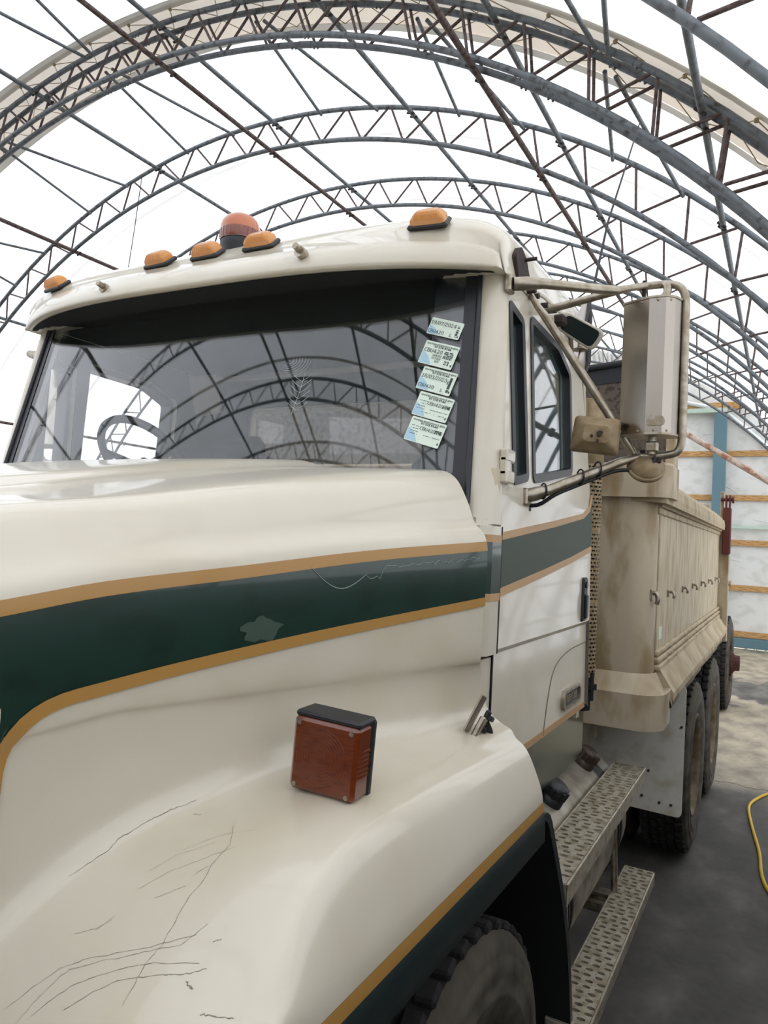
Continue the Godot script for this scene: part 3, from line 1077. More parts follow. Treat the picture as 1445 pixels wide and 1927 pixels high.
func build_cab(T: Node3D) -> void:
	var b := MB.new()
	# roof cap with visor, lofted across the cab
	var prof := [[-1.82, 2.62, 1.0], [-1.645, 2.604, 1.0], [-1.626, 2.606, 1.0], [-1.624, 2.618, 1.0], [-1.640, 2.648, 0.95], [-1.662, 2.683, 0.85], [-1.682, 2.691, 0.8], [-1.735, 2.735, 0.45], [-1.785, 2.778, 0.35], [-1.825, 2.802, 0.32], [-1.90, 2.822, 0.3], [-2.1, 2.838, 0.2], [-2.5, 2.848, 0.1], [-2.72, 2.84, 0.0], [-2.80, 2.79, 0.0], [-2.82, 2.58, 0.0]]
	var rows := []
	var n := 48
	for i in n + 1:
		var u := -1.0 + 2.0 * i / n
		u = sin(u * PI / 2) * 0.75 + u * 0.25
		var f := pow(maxf(1.0 - pow(absf(u), 9.0), 0.0), 1.0 / 4.0)
		var row := []
		for p in prof:
			var back: float = 0.18 * pow(absf(u), 3.2) * p[2]
			var y: float = 2.604 + (p[1] - 2.604) * f - 0.015 * u
			row.append(Vector3(XC + u * 1.015, y, p[0] - back))
		rows.append(row)
	b.smooth()
	b.grid(rows, true)
	var roof := obj("roof_cap", b, M.white_paint, T, "white cab roof with sun visor lip")
	# dark underside of the visor and headlining
	b = MB.new()
	b.smooth()
	var un := []
	for i in n + 1:
		var u := lerpf(-0.985, 0.985, float(i) / n)
		var x := XC + u
		un.append([Vector3(x, 2.602 - 0.015 * u, -1.645 - 0.18 * pow(absf(u), 3.2)), Vector3(x, 2.622 - 0.015 * u, -1.92)])
	b.grid(un)
	obj("visor_underside", b, M.liner, roof)
	b = MB.new()
	b.bbox(Vector3(XC, 2.635, -2.33), Vector3(1.92, 0.02, 0.86))
	obj("headlining", b, M.cab_roof_lining, roof)
	# two bolts, chips
	b = MB.new()
	for x in [-1.233, -2.053]:
		b = MB.new()
		b.cyl(Vector3(x, 2.652, -1.66), Vector3(x, 2.664, -1.615), 0.010, 8)
		b.cyl(Vector3(x, 2.652, -1.66), Vector3(x, 2.655, -1.635), 0.017, 10)
		obj("visor_bolt", b, M.brushed, roof)
	# five marker lights
	for x in [-0.895, -1.465, -1.687, -1.905, -2.49]:
		var u: float = absf(x - XC) / 1.015
		var c := Vector3(x, 2.751 - 0.015 * signf(x - XC) * u - 0.016 * pow(u, 4), -1.748 - 0.18 * pow(u, 3.2) * 0.4)
		var s := signf(x - XC) * u
		var ba := Basis(Vector3.UP, 0.18 * s) * Basis(Vector3.RIGHT, 0.72)
		b = MB.new()
		b.bbox(c + ba * Vector3(0, 0.004, 0), Vector3(0.118, 0.014, 0.062), 0.005, ba)
		var lamp := obj("marker_light", b, M.black, T, "amber roof marker light")
		b = MB.new()
		var rings := []
		for k in [[0.010, 0.052, 0.027], [0.024, 0.050, 0.026], [0.036, 0.040, 0.021], [0.042, 0.030, 0.014]]:
			var ring := []
			for q in rounded([[-k[1], -k[2]], [k[1], -k[2]], [k[1], k[2]], [-k[1], k[2]]], 0.012, 3):
				ring.append(c + ba * Vector3(q.x, k[0], q.y))
			ring.append(ring[0])
			rings.append(ring)
		for k in 3:
			b.smooth()
			b.grid([rings[k], rings[k + 1]], false)
		b.flat()
		b.fan(c + ba * Vector3(0, 0.043, 0), rings[3])
		var lens := obj("lens", b, M.amber, lamp)
		b = MB.new()
		for k in 9:
			var px := -0.036 + 0.009 * k
			b.tube([c + ba * Vector3(px, 0.0235, 0.0265), c + ba * Vector3(px * 0.9, 0.037, 0.0205), c + ba * Vector3(px * 0.8, 0.0425, 0.012)], 0.0012, 4)
		obj("lens_rib", b, M.amber, lamp, "", true)
		lens.set_meta("label", "amber lens")
	# beacon
	var bt := Transform3D(Basis.from_scale(Vector3(1, 0.86, 1)), Vector3(-1.655, 2.812, -1.86))
	b = MB.new()
	b.smooth()
	b.lathe([Vector2(0.062, -0.03), Vector2(0.064, 0.0), Vector2(0.066, 0.018), Vector2(0.062, 0.026)], bt, 32, true)
	b.smooth()
	b.lathe([Vector2(0.064, 0.026), Vector2(0.0005, 0.0261)], bt, 32, true)
	var beacon := obj("beacon", b, M.black, T, "round amber warning beacon")
	b = MB.new()
	b.smooth()
	b.lathe([Vector2(0.066, 0.026), Vector2(0.068, 0.035), Vector2(0.068, 0.064), Vector2(0.0675, 0.066)], bt, 40, true)
	obj("lower_lens", b, M.beacon_red, beacon)
	b = MB.new()
	b.smooth()
	b.lathe([Vector2(0.0675, 0.066), Vector2(0.067, 0.082), Vector2(0.062, 0.102), Vector2(0.050, 0.120), Vector2(0.032, 0.131), Vector2(0.0005, 0.135)], bt, 40, true)
	obj("dome", b, M.beacon_amber, beacon)
	b = MB.new()
	for k in 28:
		var a := TAU * k / 28
		b.cyl(bt * Vector3(0.068 * cos(a), 0.03, 0.068 * sin(a)), bt * Vector3(0.068 * cos(a), 0.064, 0.068 * sin(a)), 0.0016, 4)
	obj("lens_rib", b, M.beacon_red, beacon, "", true)
	# windscreen: two faces of one pane, dark border, rubber
	b = MB.new()
	b.smooth()
	b.grid(glass_grid(0.0), false)
	b.smooth()
	b.grid(glass_grid(-0.007), false)
	var ws := obj("windscreen", b, M.glass, T, "wide dark windscreen reflecting the roof arches")
	b = MB.new()
	b.smooth()
	b.grid(glass_grid(0.002, 0.0, 0.022, 0, 1, 2, 10))
	b.grid(glass_grid(0.002, 0.978, 1.0, 0, 1, 2, 10))
	b.grid(glass_grid(-0.010, 0.93, 1.0, 0, 1, 2, 10))
	b.grid(glass_grid(-0.010, 0.0, 0.05, 0, 1, 2, 10))
	b.grid(glass_grid(-0.010, 0.0, 1.0, 0.0, 0.13, 24, 2))
	for u in [0.0, 1.0]:
		var col: Array = glass_grid(0.004, u, u, 0, 1, 1, 10)[0]
		b.tube(col, 0.009, 8)
	obj("seal", b, M.rubber_seal, ws)
	stickers(ws)
	b = MB.new()      # smeared web on the glass
	var on_glass := func(px: float, py: float) -> Vector3: return Vector3(px, py, windscreen_z(px, py) + 0.0015)
	for k in 7:
		var ring := []
		for j in 15:
			var a := lerpf(-2.6 + 0.2 * k, 0.5 - 0.1 * k, j / 14.0)
			ring.append(on_glass.call(-1.325 + (0.012 + 0.009 * k) * cos(a) * 1.15, 2.372 + (0.012 + 0.009 * k) * sin(a) * 0.8))
		b.tube(ring, 0.0004, 4, false)
	b.tube([on_glass.call(-1.262, 2.33), on_glass.call(-1.268, 2.27), on_glass.call(-1.282, 2.20)], 0.0007, 4)
	for k in 6:
		var y := 2.315 - 0.018 * k
		for s in [-1, 1]:
			b.tube([on_glass.call(-1.268, y - 0.012), on_glass.call(-1.268 + s * 0.02, y), on_glass.call(-1.268 + s * 0.034, y + 0.012)], 0.0006, 4)
	obj("web_smear", b, M.web, ws, "", true)
	# A pillars
	for s in [0, 1]:
		rows = []
		for j in 11:
			var y := lerpf(1.90, 2.63, j / 10.0)
			var v := (y - 1.95) / 0.69
			var x := XC + lerpf(0.985, 0.933, v)
			var zx := windscreen_z(x, y)
			var xd := -0.650 - 0.0625 * maxf(y - 1.98, 0.0)
			var zd := at_knots([[1.9, -1.793], [2.015, -1.797], [2.225, -1.828], [2.57, -1.878], [2.65, -1.888]], y)
			rows.append([Vector3(x - 0.012, y, zx - 0.03), Vector3(x + 0.002, y, zx + 0.006), Vector3(lerpf(x, xd, 0.62), y, lerpf(zx, zd, 0.25) + 0.012), Vector3(lerpf(x, xd, 0.93), y, lerpf(zx, zd, 0.75) + 0.008), Vector3(xd, y, zd)])
		if s:
			rows = mirrored(rows)
		b = MB.new()
		b.smooth()
		b.grid(rows, s == 1)
		var pil := obj("windscreen_pillar", b, M.white_paint, T)
		if s == 0:
			b = MB.new()
			b.smooth()
			var ring := []
			for k in 19:
				var a := TAU * k / 18
				ring.append(Vector3(-0.662 + 0.010 * cos(a), 2.0 + 0.055 * sin(a) + 0.01 * sin(3 * a), -1.768 - 0.015 * cos(a)))
			b.fan(Vector3(-0.660, 2.0, -1.764), ring)
			obj("bare_patch", b, M.bare_filler, pil)
	# cowl between hood and door
	b = MB.new()
	b.prism(outline([[-1.700, -0.672], [-1.735, -0.650], [-1.797, -0.648], [-1.797, -0.75], [-1.700, -0.75]]), Vector3(0, 1.565, 0), Vector3.BACK, Vector3.RIGHT, Vector3(0, 0.33, 0))
	b.prism(outline([[-1.700, -0.682], [-1.735, -0.664], [-1.797, -0.662], [-1.797, -0.75], [-1.700, -0.75]]), Vector3(0, 1.15, 0), Vector3.BACK, Vector3.RIGHT, Vector3(0, 0.405, 0))
	b.prism(outline([[-1.700, -0.682], [-1.735, -0.664], [-1.797, -0.662], [-1.797, -0.75], [-1.700, -0.75]]), Vector3(0, 1.895, 0), Vector3.BACK, Vector3.RIGHT, Vector3(0, 0.02, 0))
	b.bbox(Vector3(XC, 1.55, -1.76), Vector3(1.90, 0.84, 0.05))
	b.bbox(Vector3(-2.74, 1.55, -1.75), Vector3(0.02, 0.8, 0.1))
	var cowl := obj("cowl_panel", b, M.white_paint, T)
	for q in [["gold_stripe", "faded_gold", 1.854, 1.873], ["green_stripe", "green", 1.723, 1.854], ["gold_stripe", "faded_gold", 1.703, 1.723]]:
		b = MB.new()
		b.prism(outline([[-1.699, -0.6705], [-1.7352, -0.6485], [-1.797, -0.6465], [-1.797, -0.66], [-1.74, -0.66], [-1.70, -0.68]]), Vector3(0, q[2], 0), Vector3.BACK, Vector3.RIGHT, Vector3(0, q[3] - q[2], 0))
		obj(q[0], b, M[q[1]], cowl)
	for s in [1, -1]:
		build_door(T, s)
	# cab shell: back, floor, sills
	b = MB.new()
	b.plate(outline([[-2.72, 1.2], [-0.68, 1.2], [-0.68, 2.0], [-0.71, 2.62], [-2.69, 2.62], [-2.72, 2.0]]), [rounded([[-2.35, 2.08], [-1.05, 2.08], [-1.05, 2.46], [-2.35, 2.46]], 0.06)], Vector3(0, 0, -2.80), Vector3.RIGHT, Vector3.UP, Vector3(0, 0, -0.04))
	b.bbox(Vector3(XC, 1.22, -2.27), Vector3(2.0, 0.04, 1.0))
	for s in [0, 1]:    # rounded rear corners behind the doors
		rows = []
		for j in 13:
			var y := lerpf(1.24, 2.66, j / 12.0)
			var xd := -0.650 - 0.0625 * maxf(y - 1.98, 0.0)
			var zr := at_knots([[1.24, -2.85], [1.84, -2.80], [2.116, -2.775], [2.353, -2.73], [2.541, -2.665], [2.68, -2.60]], y)
			rows.append([Vector3(xd, y, zr), Vector3(xd - 0.004, y, zr - 0.02), Vector3(xd - 0.02, y, zr - 0.05), Vector3(xd - 0.07, y, zr - 0.07), Vector3(xd - 0.2, y, zr - 0.075)])
		b.smooth()
		b.grid(mirrored(rows) if s else rows, s == 1)
	var shell := obj("cab_shell", b, M.white_paint, T)
	b = MB.new()
	b.grid([[Vector3(-0.645, 1.87, -2.815), Vector3(-0.645, 2.2, -2.772)], [Vector3(-0.652, 1.87, -2.86), Vector3(-0.655, 2.2, -2.82)]], true)
	b.grid([[Vector3(-0.655, 2.30, -2.748), Vector3(-0.656, 2.335, -2.742)], [Vector3(-0.664, 2.30, -2.775), Vector3(-0.666, 2.335, -2.77)]], true)
	obj("green_trim", b, M.green, shell)
	b = MB.new()
	b.plate(outline([[-2.70, 1.25], [-0.70, 1.25], [-0.72, 2.6], [-2.68, 2.6]]), [rounded([[-2.35, 2.08], [-1.05, 2.08], [-1.05, 2.46], [-2.35, 2.46]], 0.06)], Vector3(0, 0, -2.785), Vector3.RIGHT, Vector3.UP, Vector3(0, 0, 0.01))
	obj("rear_trim", b, M.cab_trim, shell)
	b = MB.new()
	b.bbox(Vector3(XC, 2.27, -2.82), Vector3(1.32, 0.40, 0.005))
	obj("rear_window", b, M.side_glass, shell)
	# dashboard, seats, steering wheel
	b = MB.new()
	b.prism(outline([[-1.76, 1.6], [-1.76, 1.985], [-1.95, 2.0], [-2.08, 1.96], [-2.10, 1.6]]), Vector3(-2.66, 0, 0), Vector3.BACK, Vector3.UP, Vector3(1.92, 0, 0))
	obj("dashboard", b, M.cab_trim, T)
	for x in [-2.33, -1.12]:
		b = MB.new()
		b.bbox(Vector3(x, 1.55, -2.42), Vector3(0.52, 0.16, 0.5), 0.05)
		b.bbox(Vector3(x, 1.90, -2.66), Vector3(0.5, 0.62, 0.14), 0.05, Basis(Vector3.RIGHT, -0.12))
		b.bbox(Vector3(x, 2.22, -2.70), Vector3(0.30, 0.17, 0.11), 0.04)
		b.bbox(Vector3(x, 1.35, -2.42), Vector3(0.3, 0.3, 0.3), 0.02)
		obj("seat", b, M.cab_trim, T)
	b = MB.new()
	var sb := Basis(Vector3.RIGHT, -0.8)
	var sc := Vector3(-2.385, 2.12, -2.18)
	var wheel_ring := []
	for k in 41:
		var a := TAU * k / 40
		wheel_ring.append(sc + sb * Vector3(0.225 * cos(a), 0, 0.225 * sin(a)))
	b.tube(wheel_ring, 0.017, 10, false)
	for a in [0.3, PI - 0.3, PI * 1.5]:
		b.tube([sc + sb * Vector3(0, -0.03, 0), sc + sb * Vector3(0.22 * cos(a), 0, 0.22 * sin(a))], 0.014, 6)
	b.cyl(sc + sb * Vector3(0, -0.35, 0), sc, 0.03, 10)
	obj("steering_wheel", b, M.black, T)


func build_door(T: Node3D, s: int) -> void:
	# built at the right of the picture; the other side is its mirror image
	var X := func(x: float) -> float: return x if s > 0 else 2 * XC - x
	var kx := -0.0625 * s
	var u := Vector3.BACK
	var v := Vector3(kx, 1, 0)
	var d := Vector3(-0.035 if s > 0 else 0.085, 0, 0)
	var o := Vector3(X.call(-0.65) - kx * 1.98, 0, 0)
	var quarter := rounded([[-1.872, 2.525], [-1.995, 2.502], [-2.010, 2.038], [-1.880, 2.014]], 0.022)
	var main := rounded([[-2.062, 2.537], [-2.365, 2.525], [-2.515, 2.462], [-2.505, 2.105], [-2.058, 2.035]], 0.03)
	if s < 0:
		main = rounded([[-2.062, 2.537], [-2.42, 2.525], [-2.58, 2.462], [-2.575, 2.105], [-2.058, 2.035]], 0.03)
	var b := MB.new()
	b.plate(outline([[-1.793, 1.98], [-1.828, 2.225], [-1.878, 2.57], [-1.885, 2.64], [-2.62, 2.66], [-2.662, 2.541], [-2.727, 2.353], [-2.771, 2.116], [-2.788, 1.98]]), [quarter, main], o, u, v, d)
	var o2 := Vector3(X.call(-0.65), 0, 0)
	b.prism(outline([[-1.803, 1.575], [-1.793, 1.98], [-2.788, 1.98], [-2.822, 1.575]]), o2, u, Vector3.UP, d)
	b.grid([[Vector3(o2.x, 1.575, -1.803), Vector3(o2.x, 1.575, -2.822)], [Vector3(o2.x - 0.012 * s, 1.56, -1.803), Vector3(o2.x - 0.012 * s, 1.56, -2.822)]], s > 0)
	b.prism(outline([[-1.806, 1.24], [-1.803, 1.56], [-2.822, 1.56], [-2.846, 1.24]]), o2 - Vector3(0.012 * s, 0, 0), u, Vector3.UP, d)
	var door := obj("door", b, M.white_paint, T, "white cab door with two windows" if s > 0 else "")
	b = MB.new()
	for w in [quarter, main]:
		var out2 := shrink(w, 0.004)
		var inn := shrink(w, -0.020)
		b.plate(out2, [inn], o + Vector3(0.004 * s, 0, 0), u, v, d * 0.8)
	obj("window_seal", b, M.rubber_seal, door)
	for w in [quarter, main]:
		b = MB.new()
		b.prism(shrink(w, -0.012), o - Vector3(0.016 * s, 0, 0), u, v, Vector3(-0.004 * s, 0, 0))
		obj("window_pane", b, M.side_glass, door)
	b = MB.new()   # inner lining
	b.plate(outline([[-1.82, 1.98], [-1.86, 2.225], [-1.90, 2.57], [-1.90, 2.62], [-2.62, 2.62], [-2.66, 2.541], [-2.727, 2.353], [-2.771, 2.116], [-2.788, 1.98]]), [shrink(quarter, 0.002), shrink(main, 0.002)], o + d, u, v, Vector3(-0.006 * s, 0, 0))
	b.bbox(Vector3(X.call(-0.69), 1.62, -2.3), Vector3(0.02, 0.74, 0.92))
	obj("inner_card", b, M.cab_trim, door)
	if s < 0:
		return
	# stripes: gold, faded green, gold, rising to the back
	var f := [-0.6478, -0.6472]
	for q in [["green_stripe", "faded_green", [[-1.803, 1.862], [-2.3, 1.915], [-2.66, 1.958], [-2.75, 1.985], [-2.786, 2.04], [-2.794, 1.86], [-2.5, 1.815], [-2.2, 1.778], [-1.803, 1.733]], 0], ["gold_stripe", "faded_gold", [[-1.803, 1.881], [-2.3, 1.934], [-2.66, 1.977], [-2.74, 2.005], [-2.775, 2.055], [-2.787, 2.045], [-2.752, 1.988], [-2.66, 1.958], [-2.3, 1.914], [-1.803, 1.861]], 1], ["gold_stripe", "faded_gold", [[-1.803, 1.735], [-2.2, 1.780], [-2.5, 1.817], [-2.795, 1.86], [-2.797, 1.838], [-2.5, 1.795], [-2.2, 1.757], [-1.803, 1.712]], 1]]:
		b = MB.new()
		b.prism(outline(q[2]), Vector3(-0.651, 0, 0), u, Vector3.UP, Vector3(f[q[3]] + 0.651, 0, 0))
		obj(q[0], b, M[q[1]], door)
	b = MB.new()
	b.prism(outline([[-1.81, 1.24], [-1.81, 1.262], [-2.844, 1.262], [-2.846, 1.24]]), Vector3(-0.663, 0, 0), u, Vector3.UP, Vector3(0.0025, 0, 0))
	obj("gold_stripe", b, M.faded_gold, door)
	# panel seam, handle, badge, hinge, grommet
	b = MB.new()
	b.tube(bend([Vector3(-0.6615, 1.246, -2.299), Vector3(-0.6615, 1.36, -2.335), Vector3(-0.6615, 1.452, -2.39), Vector3(-0.6615, 1.488, -2.56), Vector3(-0.6615, 1.492, -2.82)], 0.12, 6), 0.0022, 5)
	obj("panel_seam", b, M.crack, door)
	b = MB.new()
	b.bbox(Vector3(-0.648, 1.661, -2.712), Vector3(0.014, 0.162, 0.058), 0.006)
	var hd := obj("door_handle", b, M.black, door)
	hd.set_meta("label", "black recessed door handle")
	b = MB.new()
	b.bbox(Vector3(-0.638, 1.635, -2.712), Vector3(0.012, 0.088, 0.034), 0.005)
	b.cyl(Vector3(-0.642, 1.715, -2.712), Vector3(-0.636, 1.715, -2.712), 0.012, 12)
	obj("door_handle_lever", b, M.rubber_seal, door)
	b = MB.new()
	var bad := func(w: float, h: float) -> PackedVector2Array: return rounded([[-2.615 - w, 1.320 - h], [-2.615 + w, 1.320 - h], [-2.615 + w, 1.320 + h], [-2.615 - w, 1.320 + h]], h * 0.95, 8)
	b.plate(bad.call(0.118, 0.034), [bad.call(0.104, 0.024)], Vector3(-0.662, 0, 0), u, Vector3.UP, Vector3(0.014, 0, 0))
	var badge := obj("badge", b, M.brushed, door, "chrome oval maker's badge")
	b = MB.new()
	b.prism(bad.call(0.106, 0.026), Vector3(-0.662, 0, 0), u, Vector3.UP, Vector3(0.007, 0, 0))
	obj("badge_field", b, M.badge_dark, door)
	text(door, "badge_lettering", "FREIGHTLINER", Transform3D(Basis(Vector3(0, 0, -1) * 0.64, Vector3.UP, Vector3.RIGHT), Vector3(-0.6545, 1.320, -2.615)), 0.034, M.brushed, 0.003, true)
	for y in [2.055, 1.40]:
		b = MB.new()
		b.bbox(Vector3(-0.646, y + 0.028, -1.812), Vector3(0.022, 0.034, 0.062), 0.004)
		b.bbox(Vector3(-0.646, y - 0.028, -1.812), Vector3(0.022, 0.034, 0.062), 0.004)
		b.bbox(Vector3(-0.648, y, -1.798), Vector3(0.022, 0.05, 0.034), 0.004)
		if y > 1.6:
			obj("hinge", b, M.white_paint, door)
	b = MB.new()
	b.bbox(Vector3(-0.668, 1.6, -1.800), Vector3(0.02, 0.7, 0.008))
	b.bbox(Vector3(-0.6645, 1.38, -1.801), Vector3(0.009, 0.37, 0.010))
	b.bbox(Vector3(-0.6525, 1.73, -1.800), Vector3(0.010, 0.33, 0.009))
	obj("door_gap", b, M.liner, door)
	# drip rail
	b = MB.new()
	b.tube([Vector3(-0.692, 2.595, -1.90), Vector3(-0.694, 2.64, -2.2), Vector3(-0.694, 2.66, -2.6)], 0.011, 8)
	obj("drip_rail", b, M.white_paint, door)


func text(parent: Node3D, called: String, s: String, tr: Transform3D, h: float, m: Material, depth := 0.0006, serif_bold := false, font := "Droid Sans") -> void:
	var f := SystemFont.new()
	f.font_names = PackedStringArray(["Droid Serif" if font == "serif" else ("Droid Sans Mono" if font == "mono" else "Droid Sans")])
	if serif_bold:
		f.font_weight = 700
	var t := TextMesh.new()
	t.text = s
	t.font = f
	t.font_size = 24
	t.pixel_size = h / 24.0
	t.depth = depth
	t.curve_step = 4.0
	t.horizontal_alignment = HORIZONTAL_ALIGNMENT_CENTER
	t.vertical_alignment = VERTICAL_ALIGNMENT_CENTER
	var o := put(called, t, m, parent)
	o.transform = Transform3D(tr.basis, tr.origin + o.position)


func stickers(ws: Node3D) -> void:
	var cards := [[-0.8423, 2.4406, 0.099, 0.051, 0], [-0.8497, 2.3625, 0.103, 0.070, 1], [-0.8444, 2.2859, 0.103, 0.068, 2], [-0.8435, 2.2114, 0.104, 0.070, 3], [-0.8550, 2.1407, 0.104, 0.070, 4]]
	for c in cards:
		var x: float = c[0]
		var y: float = c[1]
		var p := Vector3(x, y, windscreen_z(x, y) + 0.0015)
		var dx := Vector3(1, 0, (windscreen_z(x + 0.05, y) - windscreen_z(x - 0.05, y)) / 0.1)
		var dy := Vector3(0, 1, (windscreen_z(x, y + 0.05) - windscreen_z(x, y - 0.05)) / 0.1)
		var nn := dx.cross(dy).normalized()
		var ex := dx.normalized().rotated(nn, deg_to_rad(-16.5))
		var ey := nn.cross(ex)
		var F := Basis(ex, ey, nn)
		var w: float = c[2] / 2
		var h: float = c[3] / 2
		var k: int = c[4]
		p += nn * 0.0003 * (5 - k)
		var b := MB.new()
		b.prism(rounded([[-w, -h], [w, -h], [w, h], [-w, h]], 0.004, 3), p, ex, ey, nn * 0.0006)
		var name: String = ["inspection_label", "licence_label", "inspection_label", "licence_label", "licence_label"][k]
		obj(name, b, M.card, ws, ["paper label dated 19/07/2024", "paper label with the number 21", "paper label dated 18/03/2023", "paper label second from the bottom", "lowest paper label"][k])
		b = MB.new()
		b.prism(outline([[-w * 0.97, -h * 0.94], [-w * 0.25, -h * 0.94], [-w * 0.55, -h * 0.25], [-w * 0.97, h * 0.1]]), p, ex, ey, nn * 0.0009)
		obj("label_tint", b, M.card_blue, ws)
		var put_text := func(s: String, tx: float, ty: float, size: float, font := "", bold := false) -> void:
			text(ws, "label_print", s, Transform3D(F, p + ex * (tx * w) + ey * (ty * h) + nn * 0.0013), size, M.ink, 0.0003, bold, font)
		var up := 0.0
		if k > 0:
			put_text.call("tauranga windscreens & glass", 0.02, 0.80, 0.0072)
			put_text.call("07 578 9144", 0.08, 0.60, 0.0092, "", true)
		b = MB.new()
		var rng := RandomNumberGenerator.new()
		rng.seed = 50 + k
		var bars := func(x0: float, x1: float, y0: float, y1: float, n: int, tall: bool) -> void:
			for i in n:
				if rng.randf() < 0.7:
					var t0 := float(i) / n
					var t1 := (i + 0.75) / n
					var q := [[lerpf(x0, x1, t0) * w, y0 * h], [lerpf(x0, x1, t1) * w, y0 * h], [lerpf(x0, x1, t1) * w, y1 * h], [lerpf(x0, x1, t0) * w, y1 * h]]
					if tall:
						q = [[x0 * w, lerpf(y0, y1, t0) * h], [x1 * w, lerpf(y0, y1, t0) * h], [x1 * w, lerpf(y0, y1, t1) * h], [x0 * w, lerpf(y0, y1, t1) * h]]
					b.prism(outline(q), p, ex, ey, nn * 0.0013)
		if k == 0 or k == 2:
			up = 0.45 if k == 0 else 0.22
			put_text.call("19/07/2024" if k == 0 else "18/03/2023", -0.19, up, 0.0155, "serif")
			put_text.call("CBU420", -0.48, -0.60, 0.0140, "mono", true)
			put_text.call("L", 0.45, -0.66, 0.013, "serif")
			bars.call(0.70, 0.84, -0.75, 0.55, 22, true)
			bars.call(0.62, 0.66, -0.1, 0.7, 2, true)
		elif k == 1:
			put_text.call("CBU420", -0.38, 0.22, 0.0160, "mono", true)
			put_text.call("21", 0.62, -0.56, 0.0165, "serif", true)
			put_text.call("008002", -0.05, -0.12, 0.0085)
			put_text.call("013002", -0.06, -0.36, 0.0085)
			put_text.call("005", 0.03, -0.60, 0.0085)
			for r in 5:
				bars.call(0.28, 0.82, 0.28 - 0.13 * r, 0.37 - 0.13 * r, 20, false)
		else:
			put_text.call("CBU420", 0.08, 0.20, 0.0135, "mono", true)
			for r in 3:
				bars.call(0.52, 0.93, 0.06 + 0.1 * r, 0.14 + 0.1 * r, 18, false)
			for r in 4:
				bars.call(-0.85, -0.42 + 0.06 * rng.randf(), 0.28 - 0.22 * r, 0.32 - 0.22 * r, 12, false)
			bars.call(-0.1, 0.9, -0.32, -0.28, 26, false)
			if k == 3:
				bars.call(-0.6, 0.8, -0.62, -0.58, 30, false)
		b.prism(outline([[0.86 * w, -0.78 * h], [0.93 * w, -0.78 * h], [0.93 * w, -0.6 * h], [0.86 * w, -0.6 * h]]), p, ex, ey, nn * 0.001)
		obj("label_bars", b, M.ink, ws, "", true)


